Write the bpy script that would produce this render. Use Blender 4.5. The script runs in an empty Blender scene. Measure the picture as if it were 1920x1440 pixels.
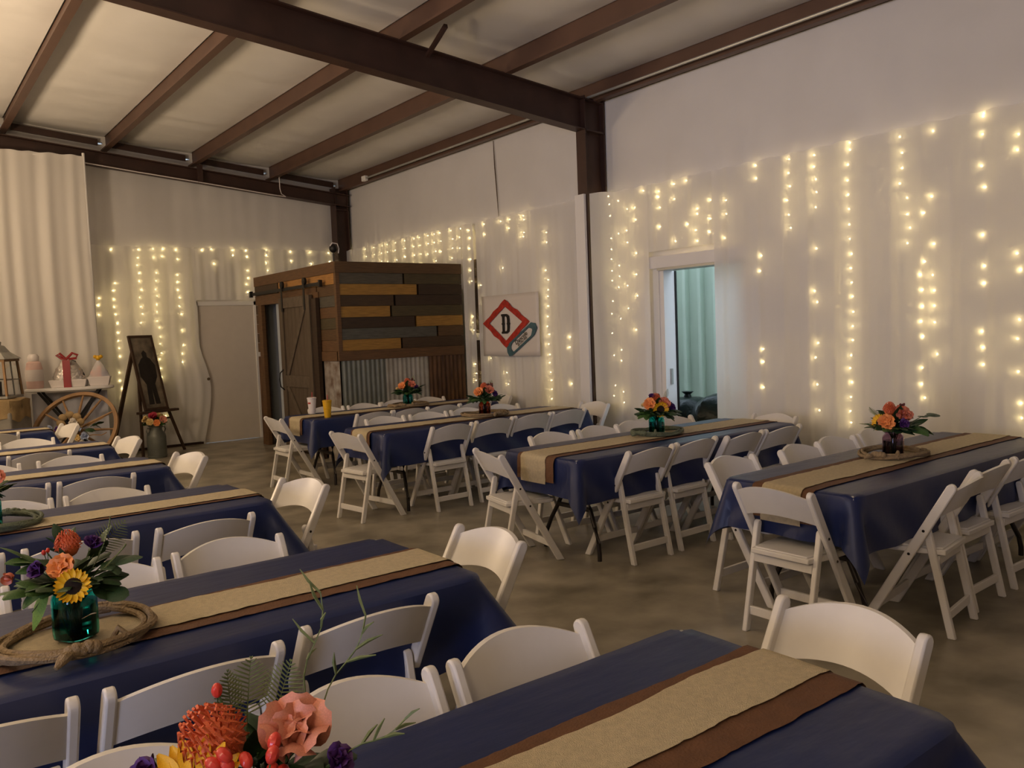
import bpy, math, random
from mathutils import Matrix, Vector, Euler, noise
random.seed(7)
SC = bpy.context.scene
COL = SC.collection
PI = math.pi

# ------------------------------------------------------------------ camera, world, lights, exposure
YAW, PITCH, ROLL, FPX, CAMH = math.radians(37.462), math.radians(-3.692), math.radians(-2.24), 1547.921, 1.593
_fw = Vector((math.sin(YAW)*math.cos(PITCH), math.cos(YAW)*math.cos(PITCH), math.sin(PITCH)))
_rt = Vector((math.cos(YAW), -math.sin(YAW), 0)); _up = _rt.cross(_fw)
_r = _rt*math.cos(ROLL)+_up*math.sin(ROLL); _u = -_rt*math.sin(ROLL)+_up*math.cos(ROLL)
cd = bpy.data.cameras.new('camera'); cam = bpy.data.objects.new('camera', cd); COL.objects.link(cam)
cd.sensor_width = 36; cd.lens = FPX*36/1920; cd.clip_start = 0.02
cam.matrix_world = Matrix(((_r.x,_u.x,-_fw.x,0),(_r.y,_u.y,-_fw.y,0),(_r.z,_u.z,-_fw.z,CAMH),(0,0,0,1)))
SC.camera = cam

w = bpy.data.worlds.new('world'); SC.world = w; w.use_nodes = True
bg = w.node_tree.nodes['Background']; bg.inputs[0].default_value = (0.70, 0.84, 1.0, 1); bg.inputs[1].default_value = 2.6

def lamp(name, kind, loc, energy, col, size=0.3, rot=None, sy=None, spread=None):
    l = bpy.data.lights.new(name, kind); l.energy = energy; l.color = col
    if kind == 'AREA':
        l.size = size
        if sy: l.shape = 'RECTANGLE'; l.size_y = sy
        if spread: l.spread = spread
    else: l.shadow_soft_size = size
    o = bpy.data.objects.new(name, l); COL.objects.link(o); o.location = loc
    if rot: o.rotation_euler = rot
    return o
WARM = (1.0, 0.74, 0.47)
# hanging warm lamps along the middle of the hall, out of frame to the left
lamp('hall_lamp', 'POINT', (-0.7, 8.6, 2.9), 150, WARM, 0.22)
lamp('hall_lamp', 'POINT', (-2.4, 4.6, 3.3), 90, WARM, 0.22)
lamp('hall_lamp', 'POINT', (-2.4, -0.6, 3.3), 80, WARM, 0.22)
# added unseen warm fill lights that brighten the roof from the left
for _y, _e in ((11.0, 110), (6.5, 115), (1.5, 110)):
    lamp('roof_fill', 'AREA', (-2.0, _y, 1.9), _e, WARM, 1.0, Vector((0.30, 0.0, 1.0)).to_track_quat('-Z', 'Y').to_euler(), 1.0)
# added cool fill light, unseen at far left, for the bluish tint
lamp('cool_fill', 'AREA', (-7.7, -0.6, 1.7), 62, (0.52, 0.62, 1.0), 3.0,
     Vector((13.6, 5.6, 1.9)).to_track_quat('-Z', 'Y').to_euler(), 2.6, math.radians(70))
SC.view_settings.view_transform = 'Standard'; SC.view_settings.look = 'None'
SC.view_settings.gamma = 1.0; SC.view_settings.use_curve_mapping = False
SC.view_settings.exposure = 0.12
SC.cycles.max_bounces = 6; SC.cycles.diffuse_bounces = 3; SC.cycles.glossy_bounces = 3; SC.cycles.transmission_bounces = 6; SC.cycles.transparent_max_bounces = 8
SC.cycles.use_adaptive_sampling = True; SC.cycles.adaptive_threshold = 0.12; SC.cycles.adaptive_min_samples = 16; SC.cycles.caustics_reflective = False; SC.cycles.caustics_refractive = False

# ------------------------------------------------------------------ materials
def mat(name, col, rough=0.6, var=0.0, vscale=8.0, bump=0.0, bscale=60.0, metal=0.0, stretch=None, spec=0.5, sheen=0, col2=None, detail=4, coat=0):
    m = bpy.data.materials.new(name); m.use_nodes = True
    nt = m.node_tree; p = nt.nodes['Principled BSDF']
    p.inputs['Base Color'].default_value = (*col, 1); p.inputs['Roughness'].default_value = rough
    p.inputs['Metallic'].default_value = metal; p.inputs['Specular IOR Level'].default_value = spec
    if coat: p.inputs['Coat Weight'].default_value = coat
    if sheen: p.inputs['Sheen Weight'].default_value = sheen
    if var or bump or col2:
        tc = nt.nodes.new('ShaderNodeTexCoord'); mp = nt.nodes.new('ShaderNodeMapping')
        nt.links.new(tc.outputs['Object'], mp.inputs[0])
        if stretch: mp.inputs['Scale'].default_value = stretch
    if var or col2:
        n = nt.nodes.new('ShaderNodeTexNoise'); n.inputs['Scale'].default_value = vscale; n.inputs['Detail'].default_value = detail
        nt.links.new(mp.outputs[0], n.inputs['Vector'])
        r = nt.nodes.new('ShaderNodeValToRGB'); r.color_ramp.elements[0].position = 0.32; r.color_ramp.elements[1].position = 0.68
        c2 = col2 if col2 else tuple(min(1, c*(1+var)) for c in col)
        c1 = col if col2 else tuple(c*(1-var) for c in col)
        r.color_ramp.elements[0].color = (*c1, 1); r.color_ramp.elements[1].color = (*c2, 1)
        nt.links.new(n.outputs['Fac'], r.inputs[0]); nt.links.new(r.outputs[0], p.inputs['Base Color'])
    if bump:
        n2 = nt.nodes.new('ShaderNodeTexNoise'); n2.inputs['Scale'].default_value = bscale; n2.inputs['Detail'].default_value = 3
        nt.links.new(mp.outputs[0], n2.inputs['Vector'])
        b = nt.nodes.new('ShaderNodeBump'); b.inputs['Strength'].default_value = bump; b.inputs['Distance'].default_value = 0.01
        nt.links.new(n2.outputs['Fac'], b.inputs['Height']); nt.links.new(b.outputs[0], p.inputs['Normal'])
    return m
def glass(name, col, rough=0.03):
    m = mat(name, col, rough); p = m.node_tree.nodes['Principled BSDF']
    p.inputs['Transmission Weight'].default_value = 1.0; p.inputs['IOR'].default_value = 1.3
    return m
def emit(name, col, s):
    m = bpy.data.materials.new(name); m.use_nodes = True; p = m.node_tree.nodes['Principled BSDF']
    p.inputs['Base Color'].default_value = (*col, 1)
    p.inputs['Emission Color'].default_value = (*col, 1); p.inputs['Emission Strength'].default_value = s
    return m
def sheer(name, col, transp):
    m = bpy.data.materials.new(name); m.use_nodes = True; nt = m.node_tree; nt.nodes.clear()
    out = nt.nodes.new('ShaderNodeOutputMaterial')
    d = nt.nodes.new('ShaderNodeBsdfDiffuse'); d.inputs[0].default_value = (*col, 1)
    t = nt.nodes.new('ShaderNodeBsdfTranslucent'); t.inputs[0].default_value = (*col, 1)
    x = nt.nodes.new('ShaderNodeBsdfTransparent')
    a = nt.nodes.new('ShaderNodeMixShader'); a.inputs[0].default_value = 0.40
    b = nt.nodes.new('ShaderNodeMixShader'); b.inputs[0].default_value = transp
    nt.links.new(d.outputs[0], a.inputs[1]); nt.links.new(t.outputs[0], a.inputs[2])
    nt.links.new(a.outputs[0], b.inputs[1]); nt.links.new(x.outputs[0], b.inputs[2]); nt.links.new(b.outputs[0], out.inputs[0])
    return m

M = {}
M['floor'] = mat('polished_concrete', (0.155, 0.136, 0.098), 0.36, col2=(0.375, 0.335, 0.255), vscale=2.8, bump=0.05, bscale=30, detail=10)
M['liner'] = mat('white_vinyl_liner', (0.74, 0.72, 0.70), 0.42, var=0.03, vscale=2, bump=0.15, bscale=4)
M['wallliner'] = mat('dimmed_wall_vinyl', (0.66, 0.64, 0.625), 0.42, var=0.03, vscale=2, bump=0.15, bscale=4)  # same vinyl as the roof, darkened in colour to dim the upper walls
M['wallwhite'] = mat('white_painted_wall', (0.66, 0.63, 0.60), 0.6, var=0.03)
M['steel'] = mat('red_oxide_steel', (0.046, 0.021, 0.015), 0.5, var=0.18, vscale=5)
M['purlin'] = mat('red_oxide_purlin', (0.100, 0.052, 0.034), 0.48, var=0.12, vscale=3)
M['galv'] = mat('galvanised_conduit', (0.42, 0.42, 0.40), 0.4, metal=0.5)
M['sheer'] = sheer('sheer_white_voile', (0.93, 0.91, 0.885), 0.10)
M['drape'] = sheer('white_backdrop_cloth', (0.90, 0.87, 0.84), 0.05)
M['resin'] = mat('white_resin', (0.78, 0.75, 0.71), 0.32, var=0.015, vscale=20)
M['vinylseat'] = mat('white_vinyl_seat', (0.74, 0.72, 0.70), 0.45, bump=0.05, bscale=90)
M['bolt'] = mat('dark_bolt', (0.03, 0.025, 0.02), 0.35, metal=0.8)
M['navy'] = mat('navy_plastic_cloth', (0.009, 0.020, 0.092), 0.42, var=0.08, vscale=3, bump=0.35, bscale=8, stretch=(0.7, 2.4, 1))
M['brown'] = mat('brown_satin_runner', (0.13, 0.057, 0.024), 0.75, var=0.12, vscale=25, bump=0.3, bscale=160)
M['burlap'] = mat('burlap_weave', (0.66, 0.555, 0.365), 0.9, var=0.08, vscale=60, bump=0.8, bscale=420)
M['tabletop'] = mat('grey_plastic_tabletop', (0.50, 0.50, 0.48), 0.5, var=0.03)
M['tableleg'] = mat('dark_bronze_tube', (0.030, 0.024, 0.022), 0.35, metal=0.4)
M['bulb'] = emit('warm_led', (1.0, 0.77, 0.34), 38)
M['wire'] = mat('clear_wire', (0.45, 0.43, 0.36), 0.4)
M['rope'] = mat('tan_rope', (0.30, 0.215, 0.12), 0.85, var=0.18, vscale=60, bump=0.8, bscale=130)
M['ropegreen'] = mat('waxed_green_rope', (0.13, 0.155, 0.10), 0.8, var=0.2, vscale=60, bump=0.8, bscale=130)
M['teal'] = glass('teal_glass', (0.07, 0.70, 0.66))
M['purpleglass'] = glass('smoky_purple_glass', (0.62, 0.45, 0.55))
M['amberglass'] = glass('amber_glass', (0.75, 0.25, 0.13))
M['leaf'] = mat('leaf_green', (0.055, 0.125, 0.030), 0.5, var=0.3, vscale=20)
M['leafdark'] = mat('dark_leaf', (0.028, 0.065, 0.024), 0.5, var=0.3, vscale=20)
M['leaflight'] = mat('light_leaf', (0.17, 0.30, 0.05), 0.5, var=0.2, vscale=20)
M['fern'] = mat('fern_green', (0.15, 0.19, 0.07), 0.6, var=0.25, vscale=30)
M['stem'] = mat('stem_green', (0.06, 0.12, 0.035), 0.6, var=0.2)
M['sunpetal'] = mat('sunflower_yellow', (0.90, 0.50, 0.012), 0.55, var=0.12, vscale=40)
M['sundisc'] = mat('sunflower_brown', (0.035, 0.016, 0.008), 0.9, bump=0.8, bscale=300)
M['rose_orange'] = mat('rose_orange', (0.85, 0.30, 0.09), 0.55, var=0.15, vscale=25)
M['rose_coral'] = mat('rose_coral', (0.72, 0.22, 0.13), 0.55, var=0.15, vscale=25)
M['rose_pink'] = mat('rose_dusty_pink', (0.74, 0.30, 0.21), 0.55, var=0.10, vscale=25)
M['protea'] = mat('protea_orange', (0.78, 0.17, 0.06), 0.6, var=0.25, vscale=60)
M['purple'] = mat('flower_purple', (0.085, 0.022, 0.16), 0.6, var=0.35, vscale=40)
M['darkred'] = mat('berry_dark_red', (0.13, 0.020, 0.022), 0.5, var=0.2)
M['berry'] = mat('berry_red', (0.72, 0.06, 0.04), 0.28, var=0.15, vscale=50)
M['crimson'] = mat('crimson_petal', (0.40, 0.02, 0.05), 0.6, var=0.2)
M['cream'] = mat('cream_petal', (0.75, 0.55, 0.24), 0.6, var=0.2, vscale=40)
M['bluefl'] = mat('pale_blue_petal', (0.38, 0.44, 0.62), 0.6, var=0.2, vscale=40)
M['whitefl'] = mat('white_petal', (0.75, 0.70, 0.64), 0.6, var=0.1, vscale=40)
M['mint'] = mat('mint_sheet_metal', (0.45, 0.55, 0.45), 0.45, var=0.04, vscale=3)
M['bag'] = mat('black_plastic_bag', (0.008, 0.014, 0.012), 0.3, bump=0.9, bscale=16, spec=0.15)
M['doorwhite'] = mat('white_steel_door', (0.66, 0.60, 0.53), 0.45, var=0.02)
M['trimwhite'] = mat('white_trim_paint', (0.76, 0.74, 0.72), 0.4)
M['knob'] = mat('brass_knob', (0.20, 0.15, 0.09), 0.35, metal=0.8)
M['ground'] = mat('outside_gravel', (0.20, 0.19, 0.17), 0.9, var=0.3, vscale=12)
WOODS = {}
def wood(key, c, r=0.62):
    m = mat('stained_wood_'+key, tuple(x*0.66 for x in c), r, col2=tuple(min(1, x*1.08) for x in c), vscale=5, bump=0.2, bscale=30, stretch=(1.4, 1.4, 16), detail=6)
    WOODS[key] = m; return m
wood('yellow', (0.36, 0.19, 0.035)); wood('dark', (0.042, 0.022, 0.010)); wood('brown', (0.105, 0.055, 0.020)); wood('grey', (0.090, 0.078, 0.055))
wood('olive', (0.075, 0.055, 0.022)); wood('trim', (0.135, 0.066, 0.024)); wood('orange', (0.42, 0.20, 0.05)); wood('bluegrey', (0.095, 0.092, 0.075)); wood('umber', (0.062, 0.034, 0.014))
M['barn'] = mat('weathered_barn_wood', (0.072, 0.050, 0.030), 0.7, col2=(0.115, 0.083, 0.054), vscale=6, stretch=(9, 9, 0.8), bump=0.25, bscale=30)
M['barnrail'] = mat('barn_rail_wood', (0.082, 0.060, 0.038), 0.7, col2=(0.13, 0.096, 0.064), vscale=6, stretch=(2, 2, 2), bump=0.25, bscale=30)
M['iron'] = mat('black_iron', (0.018, 0.016, 0.015), 0.5, metal=0.5)
M['tin_green'] = mat('galvanised_tin', (0.14, 0.15, 0.12), 0.5, col2=(0.21, 0.215, 0.18), vscale=4, metal=0.3)
M['tin_white'] = mat('weathered_white_tin', (0.30, 0.28, 0.23), 0.6, col2=(0.44, 0.42, 0.36), vscale=5)
M['tin_rust'] = mat('rusty_tin', (0.060, 0.028, 0.012), 0.8, col2=(0.15, 0.075, 0.030), vscale=5, stretch=(4, 4, 0.8))
M['tin_patch'] = mat('patchy_rusted_tin', (0.12, 0.07, 0.04), 0.8, col2=(0.36, 0.33, 0.28), vscale=6)
M['easel'] = mat('dark_easel_wood', (0.055, 0.028, 0.014), 0.55, var=0.2, vscale=10)
M['wheelwood'] = mat('wagon_wheel_wood', (0.30, 0.17, 0.075), 0.6, var=0.2, vscale=8)
M['milkcan'] = mat('grey_milk_can', (0.16, 0.17, 0.15), 0.45, var=0.12, metal=0.3)
M['lantern'] = mat('weathered_grey_metal', (0.32, 0.31, 0.28), 0.6, var=0.2, vscale=6)
M['clearglass'] = glass('clear_pane', (0.92, 0.92, 0.90))
M['bluecloth'] = mat('white_stretch_cloth', (0.50, 0.50, 0.56), 0.7)
M['pinkwhite'] = mat('pale_pink_plastic', (0.78, 0.55, 0.50), 0.5, var=0.06)
M['redribbon'] = mat('red_satin_ribbon', (0.30, 0.022, 0.022), 0.4)
M['yellow'] = mat('yellow_plastic', (0.75, 0.42, 0.015), 0.35)
M['redplastic'] = mat('red_straw', (0.45, 0.05, 0.03), 0.4)
M['whiteplastic'] = mat('white_plastic', (0.78, 0.72, 0.70), 0.4)
M['sack'] = mat('burlap_sack', (0.36, 0.25, 0.12), 0.9, bump=0.6, bscale=120, var=0.15)
M['greystone'] = mat('grey_weathered_box', (0.26, 0.24, 0.21), 0.8, var=0.2, vscale=5)
M['paper'] = mat('white_paper', (0.70, 0.64, 0.58), 0.5)
M['signred'] = mat('print_red', (0.42, 0.035, 0.022), 0.4, var=0.3, vscale=20)
M['signblack'] = mat('print_black', (0.012, 0.010, 0.010), 0.5)
M['signteal'] = mat('print_teal', (0.06, 0.125, 0.145), 0.45, var=0.2, vscale=20)
M['photo'] = mat('portrait_print', (0.07, 0.055, 0.040), 0.45, col2=(0.30, 0.25, 0.18), vscale=5)
M['photodark'] = mat('portrait_figure', (0.020, 0.016, 0.013), 0.45, var=0.3, vscale=10)
M['cello'] = mat('cellophane', (0.9, 0.9, 0.9), 0.1)
_cp = M['cello'].node_tree.nodes['Principled BSDF']; _cp.inputs['Alpha'].default_value = 0.45
M['shedin'] = mat('blue_grey_panel', (0.42, 0.46, 0.50), 0.6)

# ------------------------------------------------------------------ mesh helpers
class MB:
    def __init__(s): s.v = []; s.f = []
    def add(s, vs, fs):
        o = len(s.v); s.v += [tuple(p) for p in vs]; s.f += [tuple(i+o for i in f) for f in fs]; return s
    def box(s, x0, x1, y0, y1, z0, z1):
        return s.add([(x0,y0,z0),(x1,y0,z0),(x1,y1,z0),(x0,y1,z0),(x0,y0,z1),(x1,y0,z1),(x1,y1,z1),(x0,y1,z1)],
                     [(0,3,2,1),(4,5,6,7),(0,1,5,4),(1,2,6,5),(2,3,7,6),(3,0,4,7)])
    def bar(s, a, b, w, h, up=(0,0,1)):
        a, b = Vector(a), Vector(b); d = (b-a).normalized(); u = Vector(up)
        if abs(d.dot(u)) > 0.98: u = Vector((0,1,0))
        sx = d.cross(u).normalized()*w/2; sz = sx.cross(d).normalized()*h/2
        vs = [p+i*sx+j*sz for p in (a, b) for i, j in ((-1,-1),(1,-1),(1,1),(-1,1))]
        return s.add(vs, [(0,1,2,3),(7,6,5,4),(0,4,5,1),(1,5,6,2),(2,6,7,3),(3,7,4,0)])
    def tube(s, pts, r, n=8, closed=False):
        pts = [Vector(p) for p in pts]; N = len(pts); rr = r if isinstance(r, (list, tuple)) else [r]*N
        vs = []; ref = Vector((0.13, 0.31, 0.94))
        for i, p in enumerate(pts):
            if closed: d = pts[(i+1) % N]-pts[i-1]
            else: d = pts[min(i+1, N-1)]-pts[max(i-1, 0)]
            d.normalize(); a = d.cross(ref)
            if a.length < 1e-3: a = d.cross(Vector((1,0,0)))
            a.normalize(); b = d.cross(a)
            for k in range(n):
                t = 2*PI*k/n; vs.append(p+(a*math.cos(t)+b*math.sin(t))*rr[i])
        fs = []
        for i in range(N if closed else N-1):
            j = (i+1) % N
            for k in range(n): fs.append((i*n+k, j*n+k, j*n+(k+1)%n, i*n+(k+1)%n))
        if not closed: fs += [tuple(range(n)), tuple(reversed(range((N-1)*n, N*n)))]
        return s.add(vs, fs)
    def lathe(s, prof, n=20, c=(0,0,0), sq=0.0):
        vs = []; fs = []
        for r, z in prof:
            for k in range(n):
                t = 2*PI*k/n; cx, sy = math.cos(t), math.sin(t)
                if sq:
                    q = (abs(cx)**(2+6*sq)+abs(sy)**(2+6*sq))**(-1/(2+6*sq)); cx *= q; sy *= q
                vs.append((c[0]+r*cx, c[1]+r*sy, c[2]+z))
        for i in range(len(prof)-1):
            for k in range(n): fs.append((i*n+k, i*n+(k+1)%n, (i+1)*n+(k+1)%n, (i+1)*n+k))
        return s.add(vs, fs)
    def prism(s, poly, lo, hi, axis='x'):
        n = len(poly)
        def P(a, b, t): return {'x': (t,a,b), 'y': (a,t,b), 'z': (a,b,t)}[axis]
        vs = [P(a,b,lo) for a,b in poly]+[P(a,b,hi) for a,b in poly]
        fs = [tuple(reversed(range(n))), tuple(range(n, 2*n))]+[(i,(i+1)%n,n+(i+1)%n,n+i) for i in range(n)]
        return s.add(vs, fs)
    def grid(s, nu, nv, fn):
        vs = [fn(i/nu, j/nv) for i in range(nu+1) for j in range(nv+1)]
        return s.add(vs, [(i*(nv+1)+j, (i+1)*(nv+1)+j, (i+1)*(nv+1)+j+1, i*(nv+1)+j+1) for i in range(nu) for j in range(nv)])
    def ball(s, c, r, n=8, m=6, sx=1, sy=1, sz=1):
        def fn(u, v):
            t = 2*PI*u; p = PI*v
            return (c[0]+r*sx*math.sin(p)*math.cos(t), c[1]+r*sy*math.sin(p)*math.sin(t), c[2]-r*sz*math.cos(p))
        return s.grid(n, m, fn)
    def mesh(s, name, smooth=True, sharp=40):
        me = bpy.data.meshes.new(name); me.from_pydata(s.v, [], s.f); me.validate(); me.update()
        if smooth:
            me.polygons.foreach_set('use_smooth', [True]*len(me.polygons))
            me.set_sharp_from_angle(angle=math.radians(sharp))
        return me
def link(name, me, m, parent=None, loc=None, rot=None, basis=None, scale=None):
    o = bpy.data.objects.new(name, me); COL.objects.link(o)
    if me is not None and m is not None and len(me.materials) == 0: me.materials.append(m)
    if parent is not None: o.parent = parent
    if basis is not None: o.matrix_basis = basis
    if loc is not None: o.location = loc
    if rot is not None: o.rotation_euler = rot
    if scale is not None: o.scale = (scale,)*3 if not isinstance(scale, tuple) else scale
    return o
def put(name, mb, m, parent=None, loc=None, rot=None, smooth=True, bevel=0, **kw):
    o = link(name, mb.mesh(name, smooth), m, parent, loc, rot, **kw)
    if bevel:
        b = o.modifiers.new('bevel', 'BEVEL'); b.width = bevel; b.segments = 2; b.limit_method = 'ANGLE'
    return o
def tag(o, label=None, cat=None, group=None, kind=None):
    if label: o['label'] = label
    if cat: o['category'] = cat
    if group: o['group'] = group
    if kind: o['kind'] = kind
    return o
def thing(name, label, cat, loc=(0,0,0), rz=0.0, group=None):
    o = bpy.data.objects.new(name, None); COL.objects.link(o); o.empty_display_size = 0.05
    o.location = loc; o.rotation_euler = (0, 0, rz); return tag(o, label, cat, group)
def struct(name, mb, m, **kw): return tag(put(name, mb, m, **kw), kind='structure')
def copy_tree(o, parent=None):
    c = o.copy(); COL.objects.link(c); c.parent = parent
    for ch in list(o.children): copy_tree(ch, c)
    return c
def nz(x, y=0.0, z=0.0): return noise.noise(Vector((x, y, z)))

# ------------------------------------------------------------------ the setting
XW, YB, SL, PZ = 6.70, 13.34, 0.092, 4.085      # right wall, back wall, roof slope, underside of purlins at the wall
def zp(x): return PZ + SL*(6.66-x) if x > -1 else PZ + SL*7.66 - SL*(-1-x)   # underside of the purlins
PH = 0.225
XL, YF = -8.0, -4.5
struct('floor', MB().box(XL, XW+0.12, YF, YB+0.1, -0.12, 0), M['floor'], smooth=False)
# right wall with the doorway
DY0, DY1, DZ = 4.98, 6.02, 2.20
wr = struct('wall_right', MB().box(XW, XW+0.12, DY1, YB+0.12, 0, 4.5).box(XW, XW+0.12, YF, DY0, 0, 4.5).box(XW, XW+0.12, DY0, DY1, DZ, 4.5), M['wallwhite'], smooth=False)
def liner_r(y0, y1, seed):
    def fn(u, v):
        y = y0+(y1-y0)*u; z = 3.0+(4.30-3.0)*v
        wv = 0.022*nz(y*1.1+seed, z*0.35)+0.012*nz(y*5+seed, z*0.9, 3)*(1.15-v)+0.018*(nz(y*9, z*0.5, seed) * max(0, 1-3.2*v))
        return (6.655+wv, y, z)
    return MB().grid(int((y1-y0)/0.03), 14, fn)
put('liner', liner_r(6.93, YB-0.02, 2.0), M['wallliner'], wr); put('liner', liner_r(YF, 6.80, 9.0), M['wallliner'], wr)
put('liner_seam', MB().tube([(6.634, 8.86, 4.10), (6.628, 8.84, 3.75), (6.632, 8.82, 3.4), (6.63, 8.80, 3.1)], [0.004, 0.007, 0.006, 0.003], 6), M['steel'], wr)
put('girt', MB().box(6.655, 6.70, YF, 4.9, 1.48, 1.58), M['trimwhite'], wr, smooth=False)
put('girt', MB().box(6.655, 6.70, 7.2, 13.2, 1.48, 1.58), M['trimwhite'], wr, smooth=False)
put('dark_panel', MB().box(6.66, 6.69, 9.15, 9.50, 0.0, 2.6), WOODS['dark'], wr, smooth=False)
put('white_post', MB().box(6.30, 6.335, 6.79, 6.94, 0.0, 3.07), M['trimwhite'], wr, smooth=False, bevel=0.004)
def i_column(y, x0=6.34, x1=6.64, fw=0.15, top=4.14):
    m = MB().box(x0, x0+0.014, y-fw/2, y+fw/2, 0, top).box(x1-0.014, x1, y-fw/2, y+fw/2, 0, top).box(x0+0.014, x1-0.014, y-0.006, y+0.006, 0, top)
    m.box(x0+0.014, x1-0.014, y-fw/2+0.01, y-0.006, 3.76, 3.775)
    return m
put('column', i_column(6.85), M['steel'], wr, smooth=False)
put('column', i_column(13.14, 6.36, 6.60, 0.2), M['steel'], wr, smooth=False)
# back wall: slots at the roof line let daylight in
PX = [6.56, 5.33, 4.10, 2.87, 1.60, 0.36, -0.88]
wbm = MB().box(XL, 4.02, YB, YB+0.12, 0, 4.0).box(4.95, XW, YB, YB+0.12, 0, 4.0).box(4.02, 4.95, YB, YB+0.12, 2.2, 4.0)
xs = [XL]+[q for p in sorted(PX) for q in (p-0.10, p-0.03)]+[XW]
for i in range(0, len(xs), 2): wbm.box(xs[i], xs[i+1], YB, YB+0.12, 4.0, 5.3)
for p in PX:
    zt = zp(p)+0.115
    wbm.box(p-0.10, p-0.03, YB, YB+0.12, 4.0, zt).box(p-0.10, p-0.03, YB, YB+0.12, zt+0.028, 5.3)
wb = struct('wall_back', wbm, M['wallwhite'], smooth=False)
def liner_b(u, v):
    x = 1.0+5.6*u; z = 3.0+(zp(x)+0.02-3.0)*v
    return (x, YB-0.045+0.014*nz(x*1.3, z*0.3)+0.008*nz(x*6, z*0.6, 5), z)
put('liner', MB().grid(160, 10, liner_b), M['wallliner'], wb)
d1 = thing('door_1', None, None, (4.02, YB-0.005, 0)); d1['kind'] = 'structure'
put('panel', MB().box(0.012, 0.918, -0.03, 0.02, 0.004, 2.185), M['doorwhite'], d1, smooth=False, bevel=0.004)
put('frame', MB().box(-0.05, 0.02, -0.05, 0.03, 0, 2.24).box(0.91, 0.98, -0.05, 0.03, 0, 2.24).box(-0.05, 0.98, -0.05, 0.03, 2.175, 2.24), M['trimwhite'], d1, smooth=False, bevel=0.004)
put('door_handle', MB().lathe([(0, 0), (0.03, 0), (0.03, 0.008), (0.012, 0.012), (0.012, 0.04), (0.028, 0.05), (0.03, 0.065), (0.02, 0.078), (0, 0.08)], 14), M['knob'], d1, loc=(0.10, -0.03, 1.02), rot=(PI/2, 0, 0))
tag(put('baseboard_back', MB().box(1.0, 4.0, YB-0.06, YB-0.02, 0, 0.035), M['steel'], smooth=False), kind='structure')
struct('wall_left', MB().box(XL-0.12, XL, YF, YB+0.12, 0, 4.6), M['wallwhite'], smooth=False)
struct('wall_front', MB().box(XL, XW, YF-0.12, YF, 0, 5.4), M['wallwhite'], smooth=False)
# roof: insulation panels between purlins, purlins, rafters
roof = MB().add([(XW+0.1, YF, zp(XW)+0.30), (-1, YF, zp(-1)+0.30), (-1, YB+0.1, zp(-1)+0.30), (XW+0.1, YB+0.1, zp(XW)+0.30), (XL, YF, zp(XL)+0.30), (XL, YB+0.1, zp(XL)+0.30)], [(0, 3, 2, 1), (1, 2, 5, 4)])
ce = struct('ceiling', roof, M['liner'], smooth=False)
def panel(xa, xb, seed):
    def fn(u, v):
        x = xa+(xb-xa)*u; y = YF+(YB-YF)*v; e = 4*u*(1-u)
        sag = -0.028*e + e**0.5*(0.018*nz(x*0.7+seed, y*0.9)+0.014*nz(x*0.55+seed, y*4.5, 2)+0.016*abs(nz(x*0.6, y*1.3+seed, 6))**0.5*math.sin(u*PI))
        return (x, y, zp(x)+PH-0.004+sag)
    return MB().grid(12, 220, fn)
for i in range(len(PX)-1): put('insulation_panel', panel(PX[i]-0.01, PX[i+1]+0.01, i*3.1), M['liner'], ce)
def purlin(x):
    z0 = zp(x); z1 = z0+PH; t = 0.006
    # Z section: the web leans towards the ridge, lower flange with a lip
    prof = [(x+0.004, z1), (x+0.004, z0+t), (x-0.068, z0+t), (x-0.068, z0+0.020), (x-0.074, z0+0.020), (x-0.074, z0), (x+0.010, z0), (x+0.010, z1-t), (x+0.07, z1-t), (x+0.07, z1)]
    return MB().prism(prof, YF, YB-0.03, 'y')
for x in PX: put('purlin', purlin(x), M['purlin'], ce, smooth=False)
def rafter(y0, y1, depth, x0, x1, drop=0.0):
    n = 0.012; ym = (y0+y1)/2; m = MB()
    def slab(ya, yb, o0, o1):
        pts = [(x0, zp(x0)-drop+o0), (x1, zp(x1)-drop+o0), (x1, zp(x1)-drop+o1), (x0, zp(x0)-drop+o1)]
        m.prism(pts, ya, yb, 'y')
    slab(y0, y1, -n, 0); slab(y0, y1, -depth, -depth+n); slab(ym-0.005, ym+0.005, -depth+n, -n)
    return m
put('rafter', rafter(6.775, 6.925, 0.345, -1.0, 6.64), M['steel'], ce, smooth=False)
put('rafter', rafter(12.98, 13.16, 0.20, -1.0, 6.60, 0.075), M['steel'], ce, smooth=False)
put('rafter', rafter(0.4, 0.6, 0.37, -1.0, 6.64), M['steel'], ce, smooth=False)
for i in range(len(PX)-1):   # rake angle between the purlins, against the back wall
    xa, xb = PX[i]-0.11, PX[i+1]+0.08
    put('rake_angle', MB().prism([(xa, zp(xa)+0.07), (xb, zp(xb)+0.07), (xb, zp(xb)+0.16), (xa, zp(xa)+0.16)], YB-0.08, YB-0.05, 'y'), M['steel'], ce, smooth=False)
put('flange_brace', MB().bar((4.33, 6.77, 4.22), (4.26, 6.33, 4.35), 0.035, 0.035), M['steel'], ce, smooth=False)
put('purlin_clip', MB().box(4.06, 4.14, 12.95, 12.978, 4.03, 4.30), M['steel'], ce, smooth=False)
cdt = thing('conduit', 'grey metal conduit running along the eave beam above the right wall', 'conduit', (6.44, 12.1, 4.135))
put('pipe', MB().tube([(0, 0, 0), (0, -4.9, 0), (0, -8.0, 0), (0, -12, 0)], 0.014, 8), M['galv'], cdt)
put('junction_box', MB().box(-0.03, 0.03, -0.06, 0.06, -0.04, 0.04), M['trimwhite'], cdt, smooth=False, bevel=0.005)
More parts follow.
